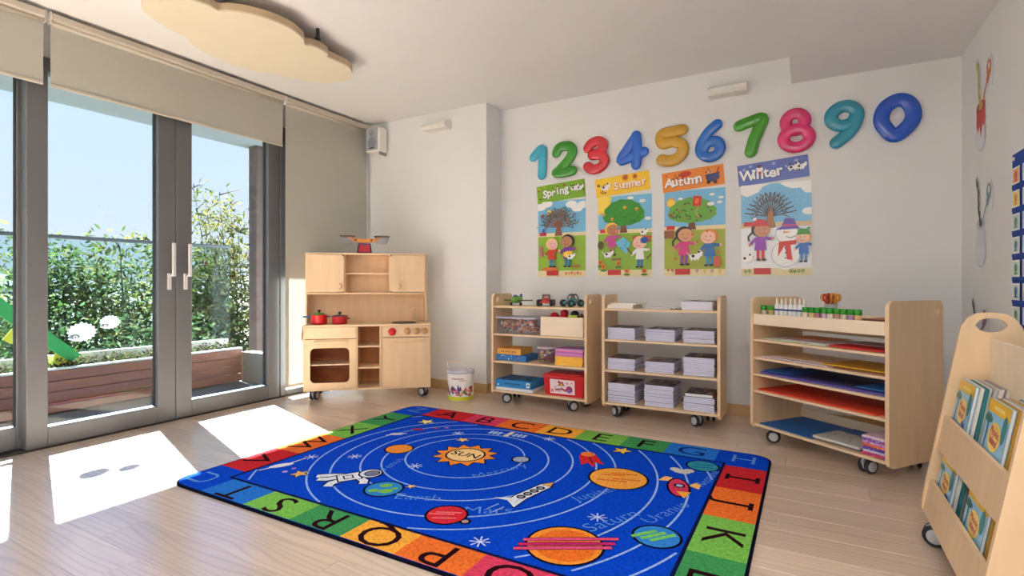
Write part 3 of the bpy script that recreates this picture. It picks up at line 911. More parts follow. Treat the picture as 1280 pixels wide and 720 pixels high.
def poster(season):
    q = random.Random(sum(map(ord, season)))
    I = Ink(.00012); I.clip = (0, 0, W_, H_)
    g = {'Spring': GRASS, 'Summer': S(140, 186, 60), 'Autumn': S(164, 178, 60), 'Winter': S(242, 244, 248)}[season]
    I.rect(0, .40, W_, H_, SKYB); I.rect(0, 0, W_, .43, CREAM); I.rect(0, .06, W_, .395, g)
    if season == 'Winter': I.rect(0, .39, W_, .43, S(222, 196, 150))
    for i in range(30):
        I.disc(q.uniform(.02, .48), q.uniform(.08, .38), .006, S(110, 150, 44) if season != 'Winter' else S(196, 206, 220), .003, 5)
    I.rect(.095, .012, .22, .062, RED); I.rect(.02, .405, .09, .44, RED)
    if season == 'Spring':
        for x, y in ((.1, .72), (.36, .70), (.42, .66), (.48, .69), (.03, .69)): I.disc(x, y, .06, WHT, .035)
        I.disc(.13, .635, .028, S(244, 214, 80)); I.disc(.13, .635, .018, S(250, 230, 130))
        bare_tree(I, .225, .40, .42, .27, S(140, 92, 70), q, [S(60, 110, 120), S(80, 130, 60), S(50, 80, 110)])
        I.poly([(.03, .60), (.08, .62), (.07, .57)], S(160, 60, 50)); I.disc(.40, .60, .016, S(120, 120, 130), .01)
        I.disc(.07, .445, .015, S(90, 90, 190), .03)
        kid(I, .16, .10, .27, S(246, 214, 130), S(206, 60, 40), S(60, 150, 196), S(244, 190, 180), 1)
        kid(I, .33, .10, .30, BLK, S(120, 60, 150), S(40, 110, 190), S(196, 140, 100), -1)
        I.disc(.34, .215, .055, S(250, 206, 60), .035); dog(I, .36, .165, .13)
        I.disc(.14, .075, .09, S(226, 120, 50), .018); I.disc(.42, .10, .05, S(170, 120, 50), .015); I.rect(.03, .2, .06, .3, S(200, 110, 130))
        flowers(I, .3, .48, .035, 6, [S(220, 60, 60), S(240, 150, 60)], q)
    if season == 'Summer':
        I.disc(.01, .70, .1, S(250, 206, 60)); I.star(.01, .70, .135, S(250, 214, 70), 14, .8); I.disc(.01, .70, .09, S(252, 222, 90))
        for x, y in ((.31, .715), (.42, .68), (.14, .66), (.47, .52)): I.disc(x, y, .03, WHT, .015)
        leafy_tree(I, .245, .40, .39, .30, S(56, 150, 44), q, [S(40, 120, 36), S(70, 160, 50)])
        for x, y in ((.26, .63), (.37, .61), (.14, .53), (.06, .575)): I.disc(x, y, .016, S(226, 190, 70)); I.disc(x + .006, y - .004, .008, S(200, 70, 50), n=8)
        I.rect(.33, .335, .5, .365, S(200, 80, 40)); I.rect(.33, .31, .5, .328, S(190, 70, 40)); dog(I, .43, .37, .12)
        kid(I, .135, .20, .29, S(244, 200, 70), S(200, 80, 150), S(196, 130, 90), S(190, 130, 90), 1)
        I.poly([(.17, .31), (.25, .36), (.31, .30), (.28, .2), (.22, .25)], S(110, 196, 226))
        for _ in range(14): I.disc(q.uniform(.19, .30), q.uniform(.24, .33), .005, S(60, 130, 190), n=5)
        I.disc(.03, .29, .03, S(110, 90, 50), .04)
        kid(I, .40, .085, .27, S(240, 200, 150), S(240, 240, 240), S(60, 120, 190), S(244, 196, 180), -1)
        I.disc(.44, .325, .035, S(40, 90, 170), .03); I.line([(.33, .20), (.28, .26)], .012, BRN); I.line([(.46, .16), (.51, .2)], .012, BRN)
        dog(I, .10, .17, .15); I.line([(.14, .155), (.23, .16)], .02, S(150, 110, 60))
        for x, y in ((.03, .13), (.20, .12), (.06, .09), (.28, .05), (.44, .05)):
            I.line([(x, y - .04), (x, y)], .006, S(60, 120, 40)); I.disc(x, y, .024, S(226, 130, 50), n=9); I.disc(x, y, .009, BRN, n=8); I.disc(x, y - .035, .03, S(70, 130, 50), .01)
    if season == 'Autumn':
        I.star(.06, .64, .05, S(244, 190, 60), 12, .7); I.disc(.06, .64, .03, S(250, 214, 90))
        for x, y in ((.14, .67), (.40, .69), (.47, .66), (.46, .62), (.35, .61)): I.disc(x, y, .022, WHT, .011)
        leafy_tree(I, .235, .40, .40, .27, S(104, 172, 56), q, [S(70, 110, 40), S(150, 130, 50), S(90, 60, 40)])
        for x, y in ((.17, .56), (.21, .51), (.30, .51), (.12, .51), (.2, .62)): I.line([(x - .025, y), (x, y + .012), (x + .02, y - .004)], .008, S(50, 60, 40))
        I.poly([(.24, .60), (.31, .60), (.315, .68), (.25, .69)], RED); I.poly([(.26, .62), (.29, .62), (.295, .66), (.265, .665)], S(240, 120, 50)); I.line(spline([(.29, .60), (.27, .54), (.30, .50)]), .006, S(230, 190, 60))
        I.star(.06, .53, .022, S(170, 50, 60), 5); I.disc(.39, .61, .03, WHT, .016); I.rect(.0, .33, .085, .40, S(150, 90, 60))
        kid(I, .17, .10, .32, BLK, S(214, 60, 130), S(150, 60, 150), S(220, 160, 120), 1, pig=True)
        kid(I, .38, .09, .30, S(226, 140, 60), S(40, 110, 180), S(50, 150, 210), S(244, 196, 170), -1)
        dog(I, .26, .13, .17)
        for x, y in ((.10, .15), (.24, .36), (.36, .38), (.45, .2), (.28, .29)): I.star(x, y, .016, S(200, 90, 40), 5)
        flowers(I, .25, .49, .045, 4, [S(200, 110, 190), S(230, 190, 70)], q); flowers(I, .02, .09, .05, 2, [RED], q); I.disc(.44, .12, .03, S(200, 90, 40), .05)
    if season == 'Winter':
        I.poly([(0, H_), (0, .67), (.04, .645), (.09, .66), (.13, .68), (.16, .72), (.22, H_)], WHT)
        I.poly([(.28, H_), (.32, .71), (.37, .69), (.43, .69), (.46, .65), (W_, .645), (W_, H_)], WHT)
        I.disc(.49, .505, .05, WHT, .028)
        bare_tree(I, .215, .39, .40, .29, S(70, 60, 62), q); I.poly([(.185, .385), (.25, .385), (.235, .50), (.225, .56), (.20, .50)], S(168, 104, 50))
        for _ in range(50): I.disc(q.uniform(.01, .49), q.uniform(.44, .68), .003, WHT, n=5)
        kid(I, .145, .13, .30, BLK, S(150, 60, 180), RED, S(196, 140, 100), 1, pig=True, hat=RED)
        I.disc(.325, .17, .10, WHT, .125); I.disc(.335, .335, .085, WHT, .07)
        I.ring(.325, .17, .10, .004, S(150, 170, 200)); I.ring(.335, .335, .08, .004, S(150, 170, 200))
        I.poly([(.255, .365), (.425, .37), (.40, .40), (.385, .45), (.32, .455), (.30, .395)], S(90, 60, 170)); I.rect(.30, .39, .40, .405, S(206, 60, 120))
        I.poly([(.31, .335), (.375, .345), (.31, .352)], S(230, 140, 50)); I.line(spline([(.33, .31), (.36, .30), (.40, .315)]), .005, BLK)
        I.poly([(.28, .27), (.40, .28), (.40, .25), (.36, .24), (.375, .12), (.335, .13), (.32, .24), (.27, .15)], S(214, 50, 40))
        for yv in (.22, .18, .14): I.disc(.325, yv, .006, BLK, n=6)
        kid(I, .452, .11, .235, S(230, 170, 110), S(50, 110, 190), S(60, 140, 200), S(244, 196, 170), -1, hat=S(60, 150, 50))
        dog(I, .04, .11, .14); flowers(I, .35, .46, .04, 4, [S(60, 130, 50)], q); flowers(I, .02, .08, .035, 2, [S(60, 130, 50)], q)
    return I
sheets = {'Spring': (-2.352, 1.159, 'spring poster with a budding tree and two children with a puppy'),
          'Summer': (-1.722, 1.159, 'summer poster with a round fruit tree and a child splashing water'),
          'Autumn': (-1.108, 1.159, 'autumn poster with a red kite caught in a green tree'),
          'Winter': (-.482, 1.157, 'winter poster with a snowman in a purple hat between two children')}
for s, (x, z, lab) in sheets.items():
    t = thing('season_poster', lab + ', on the back wall', 'poster', (x, 0, z), group='season posters on the back wall')
    obj('sheet', MB().box(0, W_, -.0022, -.0006, 0, H_), mat('poster_card', S(236, 230, 214), .45, .01), t)
    poster(s).build('print', gloss_print, t, (0, -.0022, 0), (R(90), 0, 0))
ban = {'Spring': ((-2.355, 1.885), 4.3, S(126, 178, 44), 'green title strip lettered Spring above the spring poster'),
       'Summer': ((-1.738, 1.898), 4.6, S(250, 206, 50), 'yellow title strip lettered Summer above the summer poster'),
       'Autumn': ((-1.118, 1.892), 4.0, S(236, 140, 44), 'orange title strip lettered Autumn above the autumn poster'),
       'Winter': ((-.500, 1.893), 4.4, S(92, 112, 190), 'blue title strip lettered Winter above the winter poster')}
for s, ((x, z), ang, col, lab) in ban.items():
    q = random.Random(len(s) * 7 + ord(s[1]))
    t = thing('title_strip', lab, 'poster', (x, -.003, z), rot=(0, R(-ang), 0), group='season title strips')
    w, h = .512, .172
    obj('sheet', MB().box(0, w, -.0018, -.0003, 0, h), mat('poster_card', S(236, 230, 214), .45, .01), t)
    I = Ink(.00012); I.clip = (0, 0, w, h)
    I.rect(0, 0, w, h, col)
    dark = tuple(c * .55 for c in col)
    def blots(n, x0, x1, y0, y1, cols, r):
        for _ in range(n):
            I.star(q.uniform(x0, x1), q.uniform(y0, y1), r * q.uniform(.6, 1.3), cols[q.randrange(len(cols))], 5, .5, q.uniform(0, 90))
    if s == 'Spring':
        blots(7, .02, .34, .1, .16, [S(230, 200, 40), S(150, 60, 30), S(240, 230, 60)], .014); blots(3, .03, .1, .03, .06, [S(60, 110, 20)], .014)
        I.word(s, .07, .345, .088, .105, S(40, 80, 30), .05, .004, .02); I.word(s, .066, .341, .091, .105, WHT, .03, .004, .02)
        dog(I, .40, .07, .13); dog(I, .455, .065, .12); blots(6, .36, .5, .05, .14, [BLK], .009)
    if s == 'Summer':
        for x, y, r in ((.29, .145, .03), (.38, .14, .022)):
            I.star(x, y, r * 1.2, S(226, 140, 40), 12, .75); I.disc(x, y, r * .7, S(196, 90, 40))
        dog(I, .09, .05, .15); blots(14, .02, .17, .03, .14, [BLK, S(200, 60, 40), S(90, 70, 40)], .01)
        I.word(s, .175, .485, .077, .10, S(210, 90, 40), .055, .003, .0); I.word(s, .173, .483, .079, .10, S(252, 236, 224), .025, .003, .0)
    if s == 'Autumn':
        blots(12, .03, .34, .1, .16, [S(190, 50, 30), S(150, 80, 30), S(110, 90, 40)], .013); I.disc(.20, .135, .05, S(206, 60, 36), .026)
        I.word(s, .035, .335, .076, .11, S(150, 70, 20), .055, .003, .0); I.word(s, .033, .333, .078, .11, WHT, .03, .003, .0)
        I.disc(.42, .07, .055, S(50, 60, 110), .035); I.poly([(.36, .1), (.48, .11), (.46, .06), (.38, .05)], S(60, 70, 120)); I.disc(.40, .125, .02, S(230, 170, 130)); I.line([(.45, .1), (.475, .15)], .01, S(190, 50, 30)); blots(5, .36, .5, .03, .15, [BLK, S(180, 60, 30)], .01); I.disc(.385, .035, .016, BLK); I.disc(.44, .03, .016, BLK)
    if s == 'Winter':
        for x, y in ((.05, .13), (.1, .15), (.27, .145), (.43, .14)): I.spark(x, y, .016, .003, S(200, 210, 240), 3)
        I.disc(.165, .115, .026, WHT); I.disc(.165, .14, .022, S(110, 60, 90), .014)
        I.word(s, .05, .33, .075, .115, S(50, 60, 130), .055, .003, .0); I.word(s, .048, .328, .077, .115, WHT, .03, .003, .0)
        I.disc(.165, .085, .012, S(206, 60, 60)); dog(I, .40, .06, .13); dog(I, .455, .06, .12); blots(6, .36, .5, .05, .13, [BLK], .009)
    I.build('print', gloss_print, t, (0, -.0018, 0), (R(90), 0, 0))

# ================================================================== RIGHT WALL: splash decals and pocket chart
RW = (R(90), 0, R(-90))
def tube_decal(label, y, z0, z1, liquid, arm1, arm2, dots):
    """a test tube with splashes: x runs toward the camera, y up"""
    h = z1 - z0; I = Ink(.00012)
    GO = S(176, 186, 204)
    I.line(spline([(.06, h * .30), (.10, h * .22), (.09, h * .08), (.02, -.02)]), .007, S(196, 200, 212))
    I.poly(rrect(-.10, 0, .085, h * .46, .08, 6), S(214, 220, 228)); I.line(rrect(-.10, 0, .085, h * .46, .08, 6), .006, GO, True)
    pts = [(-.10, h * .46), (.085, h * .46), (.085, h * .28), (.055, h * .22), (.03, h * .27), (0, h * .12), (-.03, h * .26), (-.065, h * .2), (-.10, h * .28)]
    I.poly(pts, liquid); I.disc(-.007, h * .46, .094, tuple(c * .75 for c in liquid), .036); I.disc(-.005, h * .46, .04, arm1, .016)
    a1 = spline([(-.01, h * .47), (-.05, h * .62), (-.06, h * .8), (-.085, h * .92)])
    a2 = spline([(.03, h * .47), (.09, h * .6), (.15, h * .70), (.17, h * .80)])
    I.line(a1, .03, arm1); I.line(a2[:10], .018, arm2); I.line(a2[9:], .05, arm2)
    for p in a1[::4]: I.disc(p[0] + .012, p[1], .02, arm1, .028, 8)
    I.disc(-.088, h * .94, .02, arm1, .03); I.disc(.165, h * .77, .045, arm2, .05)
    I.disc(.17, h * .79, .02, S(226, 220, 214), .022)
    I.line(spline([(.0, h * .5), (.0, h * .68), (-.03, h * .84), (-.05, h * .98), (-.075, h * 1.0)]), .006, GO)
    I.line(spline([(.23, h * .56), (.26, h * .68), (.25, h * .80), (.21, h * .88)]), .007, S(160, 165, 180))
    for k in range(dots):
        p = a1[(k * 5) % len(a1)]; I.disc(p[0], p[1], .01, BLK, .014, 7)
    o = I.build('wall_sticker', print_m, None, (XR - .0008, y, z0), RW)
    return tag(o, label, 'sticker', 'splashing test tube stickers on the right wall')
tube_decal('test tube sticker with red liquid and orange and yellow splashes', -.475, 1.92, 2.50, S(206, 60, 44), S(204, 180, 80), S(206, 110, 50), 0)
tube_decal('pale test tube sticker with a black and a teal splash, below the red one', -.475, 1.20, 1.77, S(206, 212, 220), S(84, 88, 96), S(104, 140, 150), 10)
tube_decal('wall sticker whose dark tip just shows above the book rack', -.385, .52, 1.0, S(190, 180, 200), S(110, 90, 110), S(150, 110, 140), 6)
tube_decal('red splash sticker at the top right corner of the picture', -1.37, 2.05, 2.62, S(206, 60, 44), S(200, 50, 40), S(200, 60, 40), 0)
ch = thing('pocket_chart', 'blue canvas pocket chart of picture cards on the right wall', 'wall chart', (XR - .0015, -1.075, .79))
obj('canvas', MB().box(-.008, 0, -.95, 0, 0, .97, .003), chart_m, ch)
obj('eyelet', MB().cyl((-.012, -.03, .945), (-.004, -.03, .945), .01, 12), steel_m, ch)
cards = [S(240, 178, 120), S(240, 214, 120), S(196, 216, 214), S(206, 226, 226), S(200, 224, 214), S(196, 222, 220), S(206, 226, 216)]
pics = [S(206, 90, 50), S(206, 150, 40), S(90, 140, 130), S(80, 130, 150), S(60, 150, 110), S(70, 120, 160), S(70, 150, 110)]
for rI in range(7):
    z = .835 - rI * .1175
    obj('pocket', MB().box(-.012, -.008, -.94, -.01, z - .045, z - .02, .001), chart_m, ch)
    for cI in range(6):
        yy = -.075 - cI * .15
        I = Ink(.0002); I.rect(-.055, -.035, .055, .05, WHT); I.rect(-.045, -.028, .045, .043, cards[(rI + cI * 3) % 7]); I.disc(0, .01, .022, pics[(rI + cI) % 7]); I.rect(-.02, -.022, .02, -.012, pics[(rI + cI) % 7])
        cd = I.build('card', print_m, ch, (-.0125, yy, z + .01), RW)

# ================================================================== RUG
RX0, RX1, RY0, RY1 = -3.06, -.195, -3.125, -1.055
IX0, IX1, IY0, IY1 = -2.81, -.44, -2.925, -1.32
RZ = .011
BLUE = S(4, 70, 206)
rug = thing('alphabet_rug', 'blue solar system rug with a coloured alphabet border on the oak floor', 'rug', (0, 0, .0005))
m = MB(); m.col = S(12, 14, 34)
m.prism([rrect(RX0, RY0, RX1, RY1, .11, 8)], 0, RZ)
obj('binding', m, pile_m, rug)
m = MB(); m.col = BLUE
m.prism([rrect(RX0 + .012, RY0 + .012, RX1 - .012, RY1 - .012, .10, 8)], RZ, RZ + .002)
obj('field', m, pile_m, rug)
RT = RZ + .0021
rb, ro, ry_, rg1, rg2, rp, bl2 = S(200, 40, 48), S(238, 116, 48), S(246, 174, 66), S(124, 192, 84), S(66, 152, 90), S(220, 66, 100), S(40, 120, 216)
xs = [IX0 + .04, -2.38, -2.07, -1.73, -1.43, -1.10, -.81, -.50]
fx_ = [-2.77, -2.42, -2.08, -1.75, -1.45, -1.12, -.80, -.48]
cells = []
for i, (ch_, c) in enumerate(zip('ABCDEFG', (rb, rp, ro, ry_, rg1, rg2, bl2))): cells.append((ch_, c, xs[i], IY1, xs[i + 1], RY1 - .012, 0))
for i, (ch_, c) in enumerate(zip('TSRQPON', (bl2, rg1, rg2, ry_, ro, rp, rb))): cells.append((ch_, c, fx_[i], RY0 + .012, fx_[i + 1], IY0, 180))
ry = [-1.355, -1.735, -2.12, -2.50, -2.87]
for i, (ch_, c) in enumerate(zip('IJKL', (rb, ro, rg1, rg2))): cells.append((ch_, c, IX1, ry[i + 1], RX1 - .012, ry[i], -90))
ly = [-2.83, -2.46, -2.08, -1.72, -1.36]
for i, (ch_, c) in enumerate(zip('VWXY', (rb, ro, rg1, rg2))): cells.append((ch_, c, RX0 + .012, ly[i], IX0, ly[i + 1], 90))
INKC = S(40, 12, 22)
for ch_, c, x0, y0, x1, y1, rot in cells:
    I = Ink(.0001, RT); I.rect(x0, y0, x1, y1, c)
    cell = I.build('border_square', pile_m, rug)
    I = Ink(.0001, RT + .0004)
    I.text(ch_, (x0 + x1) / 2, (y0 + y1) / 2, .235, INKC if ch_ not in 'G' else S(20, 50, 130), R(rot), .0, 1.15)
    if ch_ in 'IJ':
        my = (y0 + y1) / 2; I.line([(x1 - .035, my - .045), (x1 - .035, my + .045)], .022, INKC)
        if ch_ == 'I': I.line([(x0 + .045, my - .045), (x0 + .045, my + .045)], .022, INKC)
    I.build('letter', pile_m, cell)
for ch_, cxy, rot in (('Z', (RX0 + .15, RY1 - .14), 0), ('H', (RX1 - .15, RY1 - .15), 0), ('U', (RX0 + .13, RY0 + .13), 90), ('M', (RX1 - .15, RY0 + .14), 180)):
    I = Ink(.0001, RT + .0004); I.text(ch_, *cxy, .21, S(96, 150, 226), R(rot), -.01, 1.1)
    I.build('letter', pile_m, rug)
I = Ink(.0001, RT + .001)
for a, b in (((IX0, IY1), (IX1, IY1)), ((IX1, IY1), (IX1, IY0)), ((IX1, IY0), (IX0, IY0)), ((IX0, IY0), (IX0, IY1))): I.line([a, b], .016, S(14, 22, 70))
I.build('border_line', pile_m, rug)
# orbits
LB_ = S(150, 188, 244)
I = Ink(.0001, RT); I.clip = (IX0 + .008, IY0 + .008, IX1 - .008, IY1 - .008)
ORB = [(-1.875, -1.98, .37), (-1.85, -2.01, .51), (-1.84, -2.0, .645), (-1.83, -2.04, .79), (-1.83, -2.05, .905), (-1.85, -2.09, 1.165), (-1.85, -2.10, 1.325), (-1.85, -2.10, 1.46)]
for x, y, r in ORB:
    run = []
    for k in range(181):
        a = 2 * PI * k / 180
        p = (x + r * math.cos(a), y + r * math.sin(a))
        if IX0 + .01 < p[0] < IX1 - .01 and IY0 + .01 < p[1] < IY1 - .01: run.append(p)
        else:
            if len(run) > 1: I.line(run, .011, LB_)
            run = []
    if len(run) > 1: I.line(run, .011, LB_)
I.clip = None
I.build('orbit_lines', pile_m, rug)
def rugpart(name, fn):
    I = Ink(.0001, RT + .0014); fn(I); return I.build(name, pile_m, rug)
OUT = S(16, 14, 40)
def planet(x, y, r, c, extra=None):
    def fn(I):
        I.disc(x, y, r + .012, OUT, n=32); I.disc(x, y, r, c, n=32)
        if extra: extra(I)
    return rugpart('planet', fn)
planet(-2.33, -2.08, .085, S(240, 150, 60))
planet(-1.54, -1.87, .048, S(168, 178, 204))
def earth(I):
    for dx, dy, r in ((-.02, .04, .035), (.03, -.02, .04), (-.03, -.045, .03), (.05, .03, .02)): I.disc(-1.95 + dx, -2.63 + dy, r, S(130, 196, 80), r * .7, 9, .6)
planet(-1.95, -2.63, .095, S(50, 140, 214), earth)
def mars(I):
    for dy, a, b in ((.03, -.04, .05), (0, -.06, .03), (-.03, -.02, .06)): I.line([(-1.475 + a - .02, -2.72 + dy - .03), (-1.475 + b, -2.72 + dy + .02)], .012, S(240, 120, 130))
planet(-1.475, -2.72, .092, S(216, 44, 60), mars)
planet(-1.36, -2.735, .016, S(190, 160, 160))
def jup(I):
    for dy, a, b in ((.035, -.1, .02), (.0, -.03, .12), (-.05, -.1, .06), (.075, -.06, .08)): I.line([(-.92 + a, -1.88 + dy - .02), (-.92 + b, -1.88 + dy + .02)], .016, S(226, 116, 44))
planet(-.92, -1.88, .155, S(244, 168, 72), jup)
def sat(I):
    I.disc(-.875, -2.71, .13, S(238, 116, 40), n=32)
    for k, c in ((0, S(196, 40, 110)), (.045, S(226, 80, 130)), (-.04, S(226, 80, 130))):
        I.line([(-1.05, -2.80 + k), (-.88, -2.70 + k), (-.70, -2.60 + k)], .03, OUT)
        I.line([(-1.05, -2.80 + k), (-.88, -2.70 + k), (-.70, -2.60 + k)], .022, c)
planet(-.88, -2.71, .155, S(244, 152, 56), sat)
def ura(I):
    for k in (-.04, 0, .04): I.line([(-.62 + k, -2.50), (-.54 + k, -2.40)], .022, S(120, 206, 90))
planet(-.565, -2.45, .095, S(52, 136, 220), ura)
def nep(I):
    for k in (-.03, .02): I.line([(-.60, -1.46 + k), (-.49, -1.43 + k)], .012, S(30, 100, 150))
planet(-.545, -1.445, .085, S(48, 150, 176), nep)
def sunf(I):
    x, y = -1.885, -1.965
    pts = lambda s: [(x + (.205 if k % 2 == 0 else .15) * s * math.cos(R(15 * k + 8)), y + (.205 if k % 2 == 0 else .15) * s * math.sin(R(15 * k + 8))) for k in range(24)]
    I.poly(pts(1.07), OUT); I.poly(pts(1.0), S(244, 152, 64)); I.disc(x, y, .128, OUT, n=32); I.disc(x, y, .116, S(250, 214, 150), n=32)
    I.text('SUN', x, y, .105, OUT, R(0), .01, 1.0)
rugpart('sun_picture', sunf)
WN = S(96, 150, 232)
def nm(s, x, y, size, rot): rugpart('planet_name', lambda I: I.text(s, x, y, size, WN, R(rot), -.008, 1.1))
nm('Mercury', -1.55, -2.10, .095, 62); nm('Venus', -2.17, -2.33, .085, 100); nm('Earth', -1.72, -2.63, .105, 22)
nm('Mars', -1.33, -2.585, .11, 30); nm('Jupiter', -.955, -2.14, .10, 62); nm('Saturn', -.78, -2.40, .11, 62); nm('Uranus', -.585, -2.19, .10, 68); nm('Neptune', -.485, -1.64, .075, 82)
def astro(I):
    W2, G2 = S(226, 234, 246), S(120, 130, 160)
    c = Vector((-2.235, -2.60)); ux = Vector((.55, .83)) * .8; uy = Vector((-.83, .55)) * .8
    P = lambda a, b: tuple(c + ux * a + uy * b)
    def limb(pts, w): 
        I.line([P(*p) for p in pts], w + .02, OUT); I.line([P(*p) for p in pts], w, W2)
    limb([(-.02, .05), (-.12, .10), (-.2, .12)], .045); limb([(-.05, -.03), (-.13, -.06), (-.16, -.11)], .05); limb([(-.05, .03), (-.15, .03), (-.20, .06)], .045); limb([(.06, -.05), (.08, -.12), (.06, -.17)], .045)
    I.poly([P(*p) for p in ((-.09, -.07), (.08, -.075), (.09, .075), (-.08, .075))], OUT); I.poly([P(*p) for p in ((-.08, -.06), (.07, -.065), (.08, .065), (-.07, .065))], W2)
    I.poly([P(*p) for p in ((-.04, -.035), (.03, -.035), (.03, .035), (-.04, .035))], OUT); I.poly([P(*p) for p in ((-.03, -.025), (.02, -.025), (.02, .025), (-.03, .025))], W2)
    I.disc(*P(.15, 0), .07, OUT); I.disc(*P(.15, 0), .06, W2); I.disc(*P(.16, -.005), .042, G2); I.ring(*P(.16, -.005), .042, .007, OUT, 24)
rugpart('astronaut_picture', astro)
def shuttle(I):
    a = Vector((-1.275, -2.39)); b = Vector((-1.205, -2.11)); d = (b - a).normalized() * .78; n = Vector((-d.y, d.x)) * .95; W2 = S(222, 232, 244)
    P = lambda s, t: tuple(a + d * s + n * t)
    for k, c in ((.010, OUT), (0, W2)):
        I.poly([P(-.02 - k, .04 + k), P(-.1, .13 + k), P(-.07, .03), P(-.12 - k, -.08 - k), P(.04, -.045 - k), P(.28 + k, -.04 - k), P(.37 + k, 0), P(.28 + k, .045 + k), P(.02, .045 + k)], c)
    I.poly([P(.28, -.04), P(.37, 0), P(.28, .045)], S(214, 170, 120))
    for k in range(4): I.disc(*P(.03 + k * .065, 0), .024, OUT); I.disc(*P(.03 + k * .065, 0), .014, S(150, 150, 160))
    for t, s0, s1 in ((.03, -.15, -.25), (-.03, -.16, -.26)): I.line([P(s0, t), P(s1, t)], .008, LB_)
rugpart('shuttle_picture', shuttle)
def rocket(I):
    I.disc(-.635, -1.60, .05, S(206, 206, 196), .035); I.disc(-.675, -1.58, .03, S(206, 206, 196)); I.disc(-.60, -1.57, .03, S(206, 206, 196))
    I.poly([(-.66, -1.72), (-.70, -1.72), (-.72, -1.80), (-.655, -1.78)], S(240, 190, 110)); I.poly([(-.53, -1.74), (-.50, -1.76), (-.50, -1.83), (-.56, -1.80)], S(240, 190, 110))
    I.disc(-.60, -1.85, .062, OUT, .135, 20, .25); I.disc(-.60, -1.85, .05, S(214, 60, 96), .12, 20, .25); I.poly([(-.60, -1.91), (-.53, -1.89), (-.545, -1.985)], S(244, 176, 70))
    I.disc(-.60, -1.825, .03, OUT); I.disc(-.60, -1.825, .018, S(170, 196, 220))
rugpart('rocket_picture', rocket)
def comet(I):
    I.poly([(-1.26, -1.55), (-1.17, -1.56), (-1.06, -1.71), (-1.12, -1.70), (-1.10, -1.79), (-1.16, -1.72), (-1.18, -1.78), (-1.25, -1.64)], S(214, 44, 52)); I.disc(-1.215, -1.575, .045, S(240, 130, 60))
    I.line([(-1.19, -1.62), (-1.13, -1.72)], .01, S(120, 20, 40))
rugpart('comet_picture', comet)
def sats(I):
    for k in range(3): I.rect(-2.02 + k * .035, -1.49, -1.995 + k * .035, -1.42, S(170, 200, 240)); I.rect(-1.83 + k * .035, -1.47, -1.805 + k * .035, -1.40, S(170, 200, 240))
    I.rect(-1.885, -1.50, -1.85, -1.38, S(230, 220, 200)); I.line([(-1.92, -1.45), (-1.80, -1.44)], .01, LB_)
rugpart('satellite_picture', sats)
def probe(I):
    I.disc(-2.73, -2.66, .03, S(216, 222, 232), .07, 14, -.5); I.line([(-2.72, -2.63), (-2.71, -2.50)], .012, S(216, 222, 232)); I.line([(-2.745, -2.70), (-2.77, -2.78)], .012, S(216, 222, 232))
    I.disc(-2.62, -2.66, .014, S(160, 120, 220)); I.disc(-2.62, -2.72, .016, S(180, 160, 230))
rugpart('probe_picture', probe)
def rover(I):
    I.disc(-2.52, -1.66, .05, S(150, 60, 90), .03, 14, .4); I.disc(-2.42, -1.57, .03, S(130, 60, 120), .015, 12, .4); I.disc(-2.36, -1.52, .02, S(200, 120, 160), .012)
    I.disc(-2.575, -1.83, .05, S(190, 200, 226), .03, 12, .5); I.line([(-2.62, -1.89), (-2.52, -1.78)], .014, S(210, 220, 240))
rugpart('rover_picture', rover)
for x, y, r, c in ((-2.52, -2.70, .055, S(236, 190, 120)), (-2.08, -1.71, .05, S(236, 200, 130)), (-1.05, -1.40, .065, S(240, 200, 90)), (-2.60, -1.46, .07, S(230, 226, 150)), (-1.845, -2.535, .03, S(236, 200, 150))):
    rugpart('star', lambda I: (I.star(x, y, r * 1.25, OUT, 5, .45, 80), I.star(x, y, r, c, 5, .45, 80)))
for x, y in ((-2.70, -2.47), (-2.47, -2.33), (-2.03, -2.28), (-.85, -2.40), (-1.20, -2.86), (-1.57, -1.40), (-2.20, -1.60)):
    rugpart('sparkle', lambda I: I.spark(x, y, .045, .007, S(196, 216, 250), 4))

# ================================================================== CASTERS
def caster_meshes():
    w = MB(); w.mat = 0
    w.lathe([(.012, -.011), (.034, -.011), (.042, -.008), (.045, 0), (.042, .008), (.034, .011), (.012, .011)], 20, axis='x')
    w.mat = 1
    w.lathe([(.0, -.0135), (.026, -.0135), (.030, -.0115), (.030, .0115), (.026, .0135), (0, .0135)], 18, axis='x')
    b = MB()
    b.box(-.03, .03, -.03, .03, .098, .104, .002).cyl((0, 0, .075), (0, 0, .1), .012, 10)
    b.prism([[(-.016, .03), (.02, .03), (.045, .055), (.045, .075), (.02, .094), (-.02, .094), (-.03, .07)]], -.008, .008, 'yz')
    return w.mesh('wheel', [black_pl, hub_m]), b.mesh('caster', hub_m)
WHEEL_ME, CASTER_ME = caster_meshes()
def caster(parent, x, y, ang, dark=False):
    c = link('caster', CASTER_ME, parent, (x, y, 0), (0, 0, ang))
    for s in (-1, 1): link('wheel', WHEEL_ME, c, (s * .021, .012, .045))
    return c

